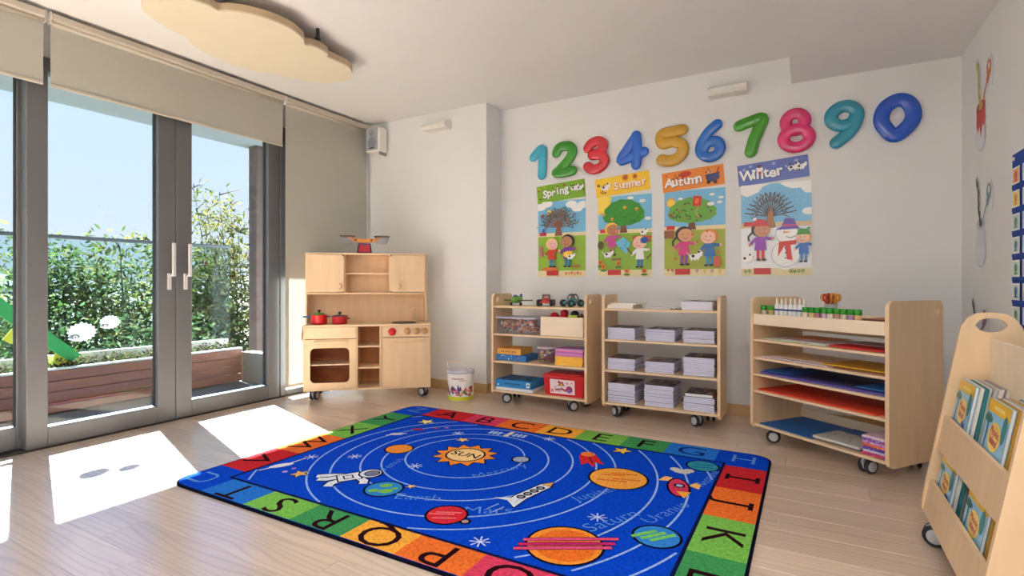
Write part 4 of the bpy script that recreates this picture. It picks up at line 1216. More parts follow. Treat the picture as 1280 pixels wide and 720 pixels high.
# ================================================================== SHELF TROLLEYS
def trolley(label, loc, rotz, W, D_, shelves, hole_y, lip=None, angs=(0, 0, 0, 0), th=.018):
    t = thing('shelf_trolley', label, 'trolley', (loc[0], loc[1], 0), rotz)
    out = rrect(0, .082, D_, 1.0, .045, 6)
    hole = [(hole_y + .022 * math.cos(a) * (1.15 if abs(math.sin(a)) < .5 else 1), .945 + .028 * math.sin(a)) for a in [2 * PI * k / 12 for k in range(12)]]
    for x0 in (0, W - .022):
        obj('side_panel', MB().prism([out, hole], x0, x0 + .022, 'yz'), birch_v, t)
    for z in shelves:
        obj('shelf', MB().box(.022, W - .022, .008, D_ - .01, z - th, z, .002), birch_h, t)
    if lip:
        obj('tray_lip', MB().box(.022, W - .022, .002, .016, lip[0], lip[1], .003), birch_pale, t)
        obj('tray_back', MB().box(.022, W - .022, D_ - .02, D_ - .006, lip[0], lip[1], .003), birch_pale, t)
        for rz in (.122, .745): obj('back_rail', MB().box(.022, W - .022, D_ - .02, D_ - .0105, rz, rz + .06, .003), birch_pale, t)
    for (x, y), a in zip(((.11, .075), (W - .17, .075), (.11, D_ - .07), (W - .11, D_ - .07)), angs): caster(t, x, y, a)
    return t
C1 = (-2.535, -.6); W1 = .932; SH = (.890, .638, .389, .122)
trolley('birch trolley of toys and game boxes next to the boxed-out corner', C1, 0, W1, .36, SH, .075, angs=(R(-60), R(-46), R(20), R(80)))
C2 = (-1.478, -.585); W2c = .914
trolley('birch trolley stacked with workbooks, between the toy trolley and the paper trolley', C2, 0, W2c, .35, SH, .285, angs=(R(52), R(56), R(40), R(10)))
C3 = (-.355, -.664); A3 = R(-37.1)
trolley('birch paper trolley with five flat shelves, turned toward the corner', C3, A3, .925, .50, (.871, .708, .583, .468, .352, .118), .44, lip=(.808, .885), angs=(R(-49), R(-12), R(10), R(30)), th=.016)

def box_thing(name, label, cat, loc, size, base, ink=None, rotz=0, group=None, m=None, bev=.003):
    """a printed cardboard box: size x,y,z, origin at the front left bottom corner"""
    w, d, h = size
    mb = MB(); mb.col = base
    mb.box(0, w, 0, d, 0, h, bev)
    t = thing(name, label, cat, loc, rotz, group)
    obj('carton', mb, m or paper_m, t)
    if ink:
        for face, fn in ink.items():
            I = Ink(.0001); fn(I)
            if face == 'front': I.build('printed_front', print_m, t, (0, 0, 0), (R(90), 0, 0))
            else: I.build('printed_top', print_m, t, (0, 0, h))
    return t
# --- toys on top of the first trolley
x, y, z = C1[0], C1[1], SH[0]
t = thing('toy_aeroplane', 'green and dark winged toy aeroplane on top of the toy trolley', 'toy plane', (x + .182, y + .16, z + .001))
g = MB(); g.col = S(120, 176, 70); g.ell((0, 0, .055), (.034, .10, .036), 14, 10); obj('fuselage', g, toy_m, t)
g = MB(); g.col = S(74, 84, 50); g.prism([smooth_poly([(-.155, .02), (-.05, -.035), (.05, -.035), (.155, .02), (.05, .03), (-.05, .03)], 5)], .042, .052); obj('wing', g, toy_m, t)
g = MB(); g.col = S(50, 110, 180); g.ell((0, -.03, .082), (.02, .035, .018), 12, 8); g.box(-.004, .004, .06, .10, .06, .105, .002); obj('canopy', g, toy_m, t)
g = MB(); g.col = S(36, 36, 40)
for s in (-1, 1): g.lathe([(0, -.006), (.013, -.006), (.013, .006), (0, .006)], 12, (s * .05, -.02, .013), 'x'); g.cyl((s * .05, -.02, .013), (s * .035, -.01, .045), .004, 6)
g.lathe([(0, -.005), (.009, -.005), (.009, .005), (0, .005)], 10, (0, .085, .009), 'x'); g.cyl((0, .085, .009), (0, .085, .03), .003, 6); obj('landing_gear', g, toy_m, t)
def buggy(label, loc, col, col2, s, rz):
    t = thing('toy_buggy', label, 'toy car', loc, rz)
    g = MB(); g.col = col; g.ell((0, 0, .05), (.04, .06, .028), 14, 8); g.box(-.05, .05, -.055, -.04, .03, .05, .006); obj('body', g, toy_m, t)
    g = MB(); g.col = col2
    for k in (-1, 1): g.tube(spline([(k * .03, -.03, .065), (k * .03, -.01, .10), (k * .028, .03, .105), (k * .03, .05, .06)], 4), .006, 6)
    g.tube([(-.03, -.01, .10), (.03, -.01, .10)], .006, 6); g.tube([(-.028, .03, .105), (.028, .03, .105)], .006, 6); obj('roll_cage', g, toy_m, t)
    g0 = MB(); g0.col = S(40, 40, 46); g0.lathe([(.008, -.016), (.026, -.016), (.032, -.01), (.032, .01), (.026, .016), (.008, .016)], 14, axis='x'); g0.col = col; g0.lathe([(0, -.018), (.015, -.018), (.015, .018), (0, .018)], 12, axis='x')
    me = g0.mesh('wheel', toy_m)
    for a in (-1, 1):
        for b in (-1, 1): link('wheel', me, t, (a * .062, b * .05, .032))
    g = MB(); g.col = S(230, 180, 150); g.ell((0, .0, .086), .018, 10, 8); obj('driver', g, toy_m, t)
    t.scale = (s, s, s)
    return t
buggy('red toy buggy on top of the toy trolley', (x + .485, y + .15, z + .001), S(208, 60, 56), S(120, 116, 110), .95, R(15))
buggy('teal toy buggy with arched bars on top of the toy trolley', (x + .735, y + .15, z + .001), S(90, 160, 170), S(70, 90, 96), 1.0, R(-35))
# --- second shelf: clear box of figures, birch crate with loose toys
z = SH[1] + .001
t = thing('clear_toy_box', 'clear plastic lidded box full of small toy figures', 'storage box', (x + .042, y + .04, z))
g = MB(); Wb, Db, Hb = .38, .24, .135
for a in ((0, Wb, 0, .003), (0, Wb, Db - .003, Db)): g.box(a[0], a[1], a[2], a[3], 0, Hb)
for a in ((0, .003), (Wb - .003, Wb)): g.box(a[0], a[1], .003, Db - .003, 0, Hb)
g.box(0.003, Wb - .003, 0.003, Db - .003, 0, .003); obj('tub', g, clear_pl, t)
g = MB(); g.box(-.012, Wb + .012, -.012, Db + .012, Hb + .001, Hb + .016, .005); obj('lid', g, mat('lid_lilac', S(196, 198, 222), .35, .03), t)
q = random.Random(5); g = MB()
pal = [S(230, 190, 120), S(210, 80, 50), S(240, 226, 200), S(190, 120, 70), S(90, 110, 120), S(220, 150, 90), S(120, 80, 60), S(206, 60, 44), S(236, 206, 180), S(110, 130, 170)]
for k in range(110):
    g.col = pal[q.randrange(7)] if q.random() < .6 else pal[7 if k % 2 else 5]
    c = (q.uniform(.03, Wb - .03), q.uniform(.02, Db - .03), q.uniform(.02, .115))
    if q.random() < .5: g.ell(c, (q.uniform(.01, .022), q.uniform(.01, .02), q.uniform(.01, .02)), 8, 6)
    else: g.box(c[0] - .018, c[0] + .018, c[1] - .012, c[1] + .012, c[2] - .012, c[2] + .012, .004)
f = obj('figures', g, toy_m, t); f['kind'] = 'stuff'
g = MB(); g.col = S(40, 44, 70); g.prism([[(0, 0), (.09, .01), (.10, .03), (.06, .045), (.01, .04)]], Hb + .001, Hb + .018, 'xy'); g.xf = None
t = thing('toy_crate', 'open birch crate holding red and dark toys on the toy trolley', 'crate', (x + .485, y + .035, z))
Wc, Dc, Hc = .40, .26, .165
g = MB()
obj('front_board', MB().box(0, Wc, 0, .012, 0, Hc, .002), birch_pale, t); obj('back_board', MB().box(0, Wc, Dc - .012, Dc, 0, Hc, .002), birch_pale, t)
for a in (0, Wc - .012): obj('end_board', MB().box(a, a + .012, .012, Dc - .012, 0, Hc, .002), birch_pale, t)
obj('base_board', MB().box(.012, Wc - .012, .012, Dc - .012, .02, .032), birch_pale, t)
def blob_toy(label, loc, parts, cat='toy', name='crate_toy'):
    t = thing(name, label, cat, loc)
    for nme, col, fn in parts:
        g = MB(); g.col = col; fn(g); obj(nme, g, toy_m, t)
    return t
zc = z + .033
blob_toy('round red toy lying at the left in the birch crate', (x + .585, y + .12, zc), [('body', S(206, 40, 50), lambda g: g.ell((0, 0, .085), (.055, .06, .085), 14, 10)), ('band', S(150, 24, 36), lambda g: g.lathe([(.052, .085), (.058, .09), (.052, .10)], 14))])
blob_toy('red toy with a raised dome beside the black toy in the crate', (x + .675, y + .13, zc), [('body', S(200, 36, 48), lambda g: g.box(-.03, .03, -.05, .05, 0, .15, .015)), ('dome', S(190, 30, 50), lambda g: g.ell((.0, 0, .165), (.034, .045, .03), 14, 8))])
blob_toy('black toy car standing on end in the birch crate', (x + .775, y + .12, zc), [('body', S(30, 32, 52), lambda g: g.box(-.04, .04, -.05, .05, 0, .155, .02)), ('roof', S(24, 26, 40), lambda g: g.ell((0, 0, .160), (.036, .04, .028), 12, 8)), ('bumper', S(170, 200, 60), lambda g: g.box(-.044, .044, -.055, -.045, .13, .15, .004))])
blob_toy('brown and green toy at the right in the birch crate', (x + .838, y + .12, zc), [('body', S(120, 70, 70), lambda g: g.ell((0, 0, .08), (.026, .05, .085), 12, 8)), ('stripe', S(180, 190, 70), lambda g: g.lathe([(.02, .13), (.025, .135), (.02, .145)], 12))])
# --- third shelf
z = SH[2] + .001
def fr_words(w, h, col, n, q):
    def fn(I):
        for k in range(n):
            a = w * .12 + w * .7 * k / n
            I.rect(a, h * .3, a + w * .55 / n, h * .68, col)
    return fn
q = random.Random(9)
def mottled(w, h, cols, n, seed, y0=.1, y1=.9):
    def fn(I):
        q = random.Random(seed)
        for _ in range(n): I.disc(q.uniform(.06, .94) * w, q.uniform(y0, y1) * h, q.uniform(.06, .14) * min(w, h), cols[q.randrange(len(cols))], n=8)
    return fn
box_thing('game_box', 'blue printed game box under the yellow one on the toy trolley', 'box', (x + .03, y + .045, z), (.31, .24, .055), S(50, 120, 190), {'front': mottled(.31, .055, [S(120, 196, 200), S(230, 120, 150), S(200, 230, 240), S(40, 80, 170)], 22, 1), 'top': mottled(.31, .24, [S(30, 60, 130), S(60, 40, 60), S(90, 150, 200)], 16, 2)}, m=paper_m)
def maze(I):
    for k in range(7): I.rect(.04 + k * .024, .018, .056 + k * .024, .036, S(160, 110, 50))
box_thing('game_box', 'yellow game box lying on top of the blue one on the toy trolley', 'box', (x + .032, y + .05, z + .0562), (.25, .23, .055), S(236, 176, 84), {'front': maze, 'top': mottled(.25, .23, [S(206, 130, 60), S(170, 96, 46)], 8, 3)})
t = thing('clear_tub', 'clear round tub of coloured pieces on the toy trolley', 'tub', (x + .505, y + .13, z))
g = MB(); g.lathe([(.068, 0), (.082, .12), (.086, .125), (.086, .13), (.080, .13), (.066, .004), (0, .004)], 24); obj('tub', g, clear_pl, t)
g = MB(); g.lathe([(.088, .128), (.088, .142), (.08, .146), (0, .146)], 24); obj('lid', g, mat('lid_clear_grey', S(206, 200, 204), .3, .02), t)
q = random.Random(21); g = MB(); pal = [S(200, 50, 60), S(60, 80, 180), S(236, 196, 70), S(150, 60, 60), S(230, 230, 220), S(190, 80, 110)]
for k in range(90):
    g.col = pal[q.randrange(6)]; a = q.uniform(0, 2 * PI); hh = q.uniform(.015, .112); rr = (.044 + .1 * hh) * math.sqrt(q.random()) * 1.15
    g.box(rr * math.cos(a) - .012, rr * math.cos(a) + .012, rr * math.sin(a) - .01, rr * math.sin(a) + .01, hh - .009, hh + .009, .003)
f = obj('pieces', g, toy_m, t); f['kind'] = 'stuff'
# folders/books stack, pink over yellow
bz = z
q = random.Random(31)
stackcols = [(S(240, 190, 70), 'yellow')] * 6 + [(S(206, 120, 180), 'pink'), (S(220, 150, 200), 'pale pink'), (S(176, 110, 190), 'mauve'), (S(226, 130, 170), 'rose pink'), (S(196, 150, 206), 'lilac')]
bk_cache = {}
def booklet_mesh(w, d, h, cover, edge, spine=None):
    key = (w, d, h, cover, edge, spine)
    if key not in bk_cache:
        g = MB(); g.col = cover
        g.box(0, w, 0, d, h - .0007, h).box(0, w, 0, d, 0, .0007)
        g.col = edge; g.box(.0005, w - .0005, .0005, d - .0005, .0007, h - .0007)
        if spine: g.col = spine; g.box(w - .0012, w, 0, d, .0012, h - .0012)
        bk_cache[key] = g.mesh('booklet', paper_m)
    return bk_cache[key]
for k, (c, nme) in enumerate(stackcols):
    h = .0125
    o = link('folder', booklet_mesh(.255, .22, h, c, tuple(min(1, v * 1.15) for v in c)), None, (x + .622 + q.uniform(-.004, .004), y + .05 + q.uniform(-.006, .006), bz), (0, 0, q.gauss(0, .01)))
    if nme == 'yellow': tag(o, 'yellow folder, %s from the bottom of the stack beside the clear tub' % ('lowest', 'second', 'third', 'fourth', 'fifth', 'sixth')[k], 'folder', 'yellow folders on the toy trolley')
    else: tag(o, nme + ' folder in the upper half of the stack beside the clear tub', 'folder', 'pink and mauve folders on the toy trolley')
    bz += h + .0003
# --- bottom shelf
z = SH[3] + .001
box_thing('game_box', 'flat white box under the large blue one on the lowest toy trolley shelf', 'box', (x + .03, y + .03, z), (.38, .28, .026), S(226, 232, 240), {})
def bluef(I):
    for k in range(9): I.rect(.10 + k * .018, .026, .112 + k * .018, .042, S(30, 70, 130))
    I.rect(.32, .012, .352, .055, S(230, 236, 240)); I.disc(.336, .035, .01, S(60, 140, 90)); I.disc(.03, .02, .012, S(230, 236, 240), .007)
box_thing('game_box', 'large bright blue game box on the lowest toy trolley shelf', 'box', (x + .025, y + .035, z + .0272), (.37, .28, .066), S(44, 140, 210), {'front': bluef, 'top': mottled(.37, .28, [S(40, 70, 120), S(90, 70, 70), S(60, 130, 190), S(30, 50, 90)], 22, 8)})
t = thing('red_tub', 'red plastic tub with a toy tool label on the toy trolley', 'storage box', (x + .515, y + .04, z))
g = MB()
for zz0, zz1, inn in ((0, .15, .012),):
    w, d = .375, .24
    vs = [(inn, inn, 0), (w - inn, inn, 0), (w - inn, d - inn, 0), (inn, d - inn, 0), (0, 0, .15), (w, 0, .15), (w, d, .15), (0, d, .15)]
    g.add(vs, [(0, 3, 2, 1), (4, 5, 6, 7), (0, 1, 5, 4), (1, 2, 6, 5), (2, 3, 7, 6), (3, 0, 4, 7)])
obj('tub', g, red_pl, t)
g = MB(); g.box(-.008, .383, -.008, .248, .151, .18, .006); g.prism([rrect(.02, .02, .355, .22, .03, 4)], .18, .19); obj('lid', g, red_pl, t)
I = Ink(.0001); W3, H3 = .23, .125
I.rect(0, 0, W3, H3, S(238, 222, 226)); q = random.Random(2)
for _ in range(12): I.disc(q.uniform(.02, .21), q.uniform(.02, .105), q.uniform(.006, .014), [S(200, 60, 70), S(150, 110, 190), S(220, 150, 170)][q.randrange(3)], n=7)
I.poly([(.07, .07), (.14, .075), (.11, .11)], S(110, 80, 60)); I.poly([(.085, .075), (.125, .078), (.108, .098)], S(240, 170, 50)); I.disc(.18, .045, .03, S(176, 50, 100)); I.disc(.178, .03, .018, S(120, 100, 190))
I.line([(.05, .03), (.09, .045)], .012, S(120, 90, 60)); I.line([(.10, .05), (.15, .03)], .016, S(170, 70, 50)); I.rect(.01, .012, .02, .04, S(190, 60, 70)); I.rect(.025, .012, .032, .04, S(190, 60, 70))
I.build('label_sheet', print_m, t, (.06, .0098, .018), (R(90 + 4.6), 0, 0))

# ================================================================== WORKBOOK STACKS
x, y = C2
cov = [S(120, 108, 112), S(144, 128, 124), S(110, 106, 124), S(150, 134, 130)]
edge = S(222, 224, 248)
ORD = ['first', 'second', 'third', 'fourth', 'fifth', 'sixth', 'seventh', 'eighth', 'ninth', 'tenth', 'eleventh', 'twelfth', 'thirteenth', 'fourteenth', 'fifteenth', 'sixteenth']
def stack(x0, y0, z0, w, d, n, h, where, group, q, covers=cov, edges=edge, cat='book', mult=1.0):
    zz = z0
    for k in range(n):
        hh = round(h, 4)
        me = booklet_mesh(w, d, hh, covers[k % len(covers)], edges)
        o = link('workbook', me, None, (x0 + q.uniform(-.004, .004), y0 + q.uniform(-.004, .006), zz), (0, 0, q.gauss(0, .012)))
        tag(o, ('dark-covered workbook topmost in the ' if k == n - 1 else 'workbook %s from the top in the ' % ORD[n - 1 - k]) + where, cat, group)
        zz += hh + .0003
    I = Ink(.0001); # picture panels printed on the top cover
    return zz, o
def cover_print(o, w, d, h, seed):
    q = random.Random(seed); I = Ink(.0001)
    for k in range(4):
        a = w * (.03 + .24 * k)
        for j in range(2): I.rect(a + .006, d * (.08 + .44 * j), a + w * .2, d * (.45 + .44 * j), [S(70, 60, 62), S(176, 150, 136), S(110, 110, 120), S(150, 116, 90), S(60, 70, 80)][q.randrange(5)])
    I.build('cover_picture', print_m, o, (0, 0, h))
q = random.Random(77)
rows = [(SH[1], [(.036, 9, .0102), (.350, 9, .0102), (.640, 9, .0105)], 'second'), (SH[2], [(.036, 9, .0100), (.345, 8, .0105), (.640, 13, .0105)], 'third'), (SH[3], [(.036, 14, .0108), (.340, 15, .0108), (.640, 9, .0115)], 'lowest')]
pos = ('left', 'middle', 'right')
for zz, sts, rn in rows:
    for (dx, n, h), pn in zip(sts, pos):
        wh = '%s stack of the %s workbook trolley shelf' % (pn, rn)
        top, o = stack(x + dx, y + .045, zz + .001, .225, .285, n, h, wh, 'workbooks, %s stack, %s shelf' % (pn, rn), q)
        cover_print(o, .225, .285, round(h, 4), n * 7 + len(rn))
        if rn == 'lowest' and pn == 'right':
            me = booklet_mesh(.20, .26, .022, S(120, 92, 80), S(236, 238, 242), S(226, 120, 50))
            o = link('workbook', me, None, (x + dx + .012, y + .055, top + .0005), (0, 0, .02))
            tag(o, 'thick white workbook with an orange spine on the lowest right stack', 'book')
            cover_print(o, .20, .26, .022, 5)
# paper on the top board
z = SH[0] + .001
for k, (w, d, h, dx, dy, rz, lab) in enumerate([(.215, .29, .016, .035, .03, 0, 'white notepad lowest at the left on top of the workbook trolley'), (.21, .29, .014, .04, .03, .02, 'white notepad in the middle of the left pile on the workbook trolley top'), (.21, .28, .012, .06, .05, -.06, 'white notepad topmost at the left on top of the workbook trolley')]):
    zz = z + sum((.0165, .0145, .0125)[:k])
    tag(link('notepad', booklet_mesh(w, d, h, S(226, 218, 206), S(232, 226, 216)), None, (x + dx, y + dy, zz), (0, 0, rz)), lab, 'notepad', 'white pads and papers on the workbook trolley')
for k, (dx, dy, rz, c, lab) in enumerate([(.32, .04, .05, S(210, 208, 212), 'grey paper sheaf lowest in the middle of the workbook trolley top'), (.335, .05, -.08, S(226, 224, 226), 'white paper sheaf topmost in the middle of the workbook trolley top')]):
    tag(link('paper_sheaf', booklet_mesh(.25, .26, .006, c, S(206, 206, 216)), None, (x + dx, y + dy, z + k * .0063), (0, 0, rz)), lab, 'paper', 'white pads and papers on the workbook trolley')
t = thing('phone', 'small dark flat object on the middle papers of the workbook trolley', 'gadget', (x + .545, y + .03, z + .0005), .2)
obj('case', MB().box(0, .05, 0, .09, 0, .01, .004), black_pl, t)
for k in range(6):
    tag(link('paper_sheaf', booklet_mesh(.225, .27, .011, S(226, 226, 232), S(220, 222, 236)), None, (x + .628 + q.uniform(-.004, .004), y + .04, z + k * .0113), (0, 0, q.gauss(0, .012))),
        'white paper pack %s from the bottom of the right pile on the workbook trolley top' % ('lowest', 'second', 'third', 'fourth', 'fifth', 'sixth')[k], 'paper', 'white paper packs, right pile on the workbook trolley')
g = MB(); g.col = S(238, 238, 242); NN = 10
vs = []; fs = []
for i in range(NN + 1):
    a = i / NN
    for j in (0, 1): vs.append((a * .24, j * .27, .002 + .035 * a * a))
for i in range(NN): fs.append((2 * i, 2 * i + 2, 2 * i + 3, 2 * i + 1))
g.add(vs, fs, True)
o = obj('loose_sheet', g, paper_m, None, (x + .625, y + .035, z + 6 * .0113 + .0005), None, recalc=False)
tag(o, 'curling white sheet on top of the right pile of papers', 'paper')

# ================================================================== PAPER TROLLEY CONTENTS
M3 = Matrix.Translation((C3[0], C3[1], 0)) @ Matrix.Rotation(A3, 4, 'Z')
def c3(px, py, pz): return tuple(M3 @ Vector((px, py, pz)))
def sheet(label, px, py, pz, w, d, th, col, rz=0.0, cat='paper', group='coloured sheets on the paper trolley', name='paper_sheet'):
    g = MB(); g.col = col; g.box(0, w, 0, d, 0, th)
    return tag(obj(name, g, paper_m, None, c3(px, py, pz), (0, 0, A3 + rz)), label, cat, group)
z = .709
sheet('pale green paper pile on the highest flat shelf of the paper trolley', .06, .05, z, .46, .36, .006, S(206, 226, 200), .01)
sheet('white paper lying over the green on the highest flat shelf of the paper trolley', .10, .09, z + .0063, .42, .34, .004, S(222, 210, 220), -.03)
sheet('orange-edged sheet at the back left of the highest flat shelf', .13, .2, z + .0106, .30, .25, .003, S(236, 176, 130), .05)
sheet('bright red card on the right of the highest flat shelf of the paper trolley', .54, .06, z, .34, .38, .010, S(206, 44, 40), .02)
sheet('lilac-grey crumpled sheet behind the red card on the paper trolley', .50, .24, z + .0106, .38, .2, .003, S(206, 190, 214), -.05)
z = .584
sheet('lilac paper stack on the left of the second flat shelf', .05, .04, z, .50, .40, .006, S(214, 200, 212), .0)
sheet('cream sheet lying over the lilac stack on the second flat shelf', .08, .10, z + .0063, .44, .34, .003, S(232, 206, 170), .03)
sheet('mustard yellow card on the right of the second flat shelf', .50, .05, z + .0096, .38, .36, .006, S(214, 166, 44), .05)
sheet('brown sheet under the mustard card on the second flat shelf', .58, .035, z, .30, .36, .006, S(150, 96, 60), .0)
z = .469
sheet('violet paper stack on the third flat shelf of the paper trolley', .05, .035, z, .84, .40, .012, S(92, 80, 160), .0)
sheet('dark indigo sheet on the violet stack of the third flat shelf', .12, .09, z + .0123, .74, .36, .008, S(34, 30, 76), -.01)
sheet('bright blue sheet at the left end of the third flat shelf', .06, .04, z + .0206, .22, .30, .004, S(40, 96, 180), .06)
sheet('bright blue sheet at the right end of the third flat shelf', .70, .06, z + .0206, .19, .26, .004, S(36, 110, 190), .02)
z = .353
sheet('vermilion red card stack filling the fourth flat shelf', .04, .03, z, .80, .43, .010, S(214, 66, 36), .0)
sheet('orange sheet under the right end of the vermilion stack', .845, .05, z, .05, .4, .006, S(226, 110, 50), .0)
z = .119
sheet('royal blue card at the left of the lowest shelf of the paper trolley', .05, .03, z, .40, .43, .005, S(30, 96, 170), .0)
sheet('deeper blue card at the right of the lowest shelf of the paper trolley', .42, .06, z + .0055, .318, .40, .005, S(22, 84, 156), -.03)
t = thing('paper_pack', 'clear wrapped pack of grey-white paper on the lowest shelf of the paper trolley', 'paper pack', c3(.45, .03, z + .0111), A3 + .02)
g = MB(); g.col = S(206, 206, 196); g.box(0, .29, 0, .24, 0, .016, .004); obj('sheets', g, paper_m, t)
g = MB(); g.box(-.004, .294, -.006, .246, -.0004, .019, .006); obj('wrapper', g, clear_pl, t)
g = MB(); g.col = S(120, 160, 170)
I = Ink(.0002); q = random.Random(4)
for _ in range(9): 
    a = q.uniform(.03, .25); b = q.uniform(.01, .2); I.line([(a, b), (a + q.uniform(-.05, .05), b + q.uniform(.01, .05))], .008, [S(120, 160, 170), S(236, 240, 236), S(150, 150, 130)][q.randrange(3)])
I.build('wrapper_print', print_m, t, (0, 0, .0195))
pk = [S(196, 60, 110), S(206, 200, 226), S(90, 70, 170), S(230, 110, 80), S(214, 150, 200), S(120, 90, 190), S(226, 200, 220)]
for k in range(7):
    g = MB(); g.col = pk[k]; g.box(0, .145, 0, .22, 0, .0155, .006)
    t = thing('craft_pack', ['dark pink', 'white-lilac', 'violet', 'orange-pink', 'pale pink', 'purple', 'palest topmost'][k] + ' craft paper pack in the pile at the right of the lowest shelf', 'paper pack', c3(.752 + .003 * (k % 3), .03 + .004 * (k % 2), z + .0003 + k * .0159), A3 + .02 * ((k % 3) - 1), 'craft packs on the paper trolley')
    obj('pack', g, paper_m, t)
    I = Ink(.0001); q = random.Random(k)
    for _ in range(10): I.disc(q.uniform(.01, .135), q.uniform(.003, .0125), .005, [S(240, 240, 250), S(200, 70, 130), S(80, 70, 170), S(236, 150, 90)][q.randrange(4)], .0022, 6)
    I.build('pack_print', print_m, t, (0, -.0002, 0), (R(90), 0, 0))
# glitter jars, glue bottles, cup of scissors on the top tray
zt = .872
jb = MB(); jb.lathe([(0, 0), (.019, 0), (.020, .003), (.020, .034), (.016, .038)], 14); JB = {}
cap = MB(); cap.lathe([(.0215, .034), (.0215, .058), (.019, .062), (0, .062)], 14)
jar_cols = [S(206, 190, 170), S(196, 176, 110), S(214, 200, 190), S(206, 190, 120), S(190, 120, 130), S(200, 160, 190), S(216, 206, 190), S(196, 140, 120), S(200, 190, 170), S(170, 130, 170), S(210, 170, 120), S(200, 200, 200), S(190, 180, 120)]
green_cap = mat('green_cap', S(44, 150, 40), .4, .04)
CAP = cap.mesh('cap', green_cap)
jars = [(.055, .07), (.11, .075)] + [(.385 + .042 * k, .055 + .004 * (k % 2)) for k in range(9)] + [(.45 + .06 * k, .12) for k in range(2)]
jars = [(a, b) for a, b in jars]
for k, (a, b) in enumerate(jars):
    g = MB(); g.col = jar_cols[k % len(jar_cols)]; g.lathe([(0, 0), (.019, 0), (.020, .003), (.020, .034), (.016, .038)], 14)
    lab = ('green-lidded glitter jar, leftmost on the tray of the paper trolley', 'green-lidded glitter jar between the leftmost jar and the glue bottles')[k] if k < 2 else \
          ('green-lidded glitter jar, %s in the front row right of the glue bottles' % ('first', 'second', 'third', 'fourth', 'fifth', 'sixth', 'seventh', 'eighth', 'last')[k - 2] if k < 11 else 'green-lidded glitter jar, %s of the two behind the front row of jars' % ('left', 'right')[k - 11])
    t = thing('glitter_jar', lab, 'jar', c3(a, b, zt), group='green-lidded glitter jars')
    t.scale = (.95, .95, 1.15)
    obj('jar', g, toy_m, t); link('cap', CAP, t)
bt = MB(); bt.lathe([(0, 0), (.021, 0), (.022, .004), (.022, .078), (.015, .098), (.009, .104)], 16)
BT = bt.mesh('bottle', mat('bottle_white', S(226, 230, 234), .35, .02))
nz = MB(); nz.lathe([(.010, .104), (.010, .118), (.007, .14), (.004, .15), (0, .151)], 12)
NZ = nz.mesh('nozzle', white_pl)
bd = MB(); bd.lathe([(.0226, .046), (.0226, .060)], 16)
BD = bd.mesh('blue_band', mat('band_blue', S(30, 50, 120), .4, .02))
names_b = ['first', 'second', 'third', 'fourth', 'fifth', 'sixth', 'seventh']
for k in range(7):
    t = thing('glue_bottle', 'white glue bottle with blue band, %s from the left in its row' % names_b[k], 'bottle', c3(.148 + .034 * k, .085 + .004 * (k % 2), zt), group='white glue bottles on the paper trolley')
    t.scale = (.74, .74, .84); link('bottle', BT, t); link('nozzle', NZ, t); link('blue_band', BD, t)
t = thing('scissor_cup', 'clear grey cup behind the jars holding scissors on the paper trolley', 'cup', c3(.445, .21, zt))
g = MB(); g.lathe([(0, 0), (.034, 0), (.038, .09), (.035, .09), (.032, .004), (0, .004)], 18); obj('cup', g, mat('cup_grey', S(170, 172, 176), .3, .03), t)
for k in range(7):
    a = 2 * PI * k / 7; col = [S(230, 150, 40), S(234, 170, 50), S(206, 70, 40), S(40, 36, 36), S(236, 160, 44), S(190, 60, 50), S(226, 140, 36)][k]
    lab = ['orange', 'amber', 'vermilion', 'black', 'yellow-orange', 'dark red', 'deep orange'][k] + '-handled scissors standing in the grey cup'
    s = thing('scissors', lab, 'scissors', c3(.445, .21, zt), 0, 'scissors in the cup')
    ta = R(8); ra = Vector((math.cos(a), math.sin(a), 0)); up = Vector((ra.x * math.sin(ta), ra.y * math.sin(ta), math.cos(ta))); ax = Vector((ra.x * math.cos(ta), ra.y * math.cos(ta), -math.sin(ta))); ty = up.cross(ax)
    mm = (Matrix.Rotation(A3, 3, 'Z') @ Matrix(((ax.x, ty.x, up.x), (ax.y, ty.y, up.y), (ax.z, ty.z, up.z))))
    s.rotation_euler = mm.to_euler(); s.location = c3(.445 + .012 * ra.x, .21 + .012 * ra.y, zt + .006)
    s.scale = (.85, .85, .82)
    g = MB()
    g.prism([[(-.004, 0), (.004, 0), (.007, .11), (-.007, .11)]], -.0015, .0015, 'xz'); obj('blades', g, steel_m, s)
    g = MB(); g.col = col
    for d in (-1, 1):
        lp = [(d * .016 + .015 * math.cos(2 * PI * i / 12), 0, .158 + .026 * math.sin(2 * PI * i / 12)) for i in range(13)]
        g.tube(lp, .006, 7); g.tube([(d * .004, 0, .108), (d * .012, 0, .135)], .006, 6)
    obj('handles', g, toy_m, s)
sheet('dark red folder lying at the right end of the top tray', .66, .05, zt, .24, .40, .012, S(130, 40, 40), .0, 'folder', 'coloured sheets on the paper trolley', 'folder')
sheet('tan sheet lying on the dark red folder on the top tray', .70, .16, zt + .0123, .20, .28, .004, S(190, 130, 90), .04)

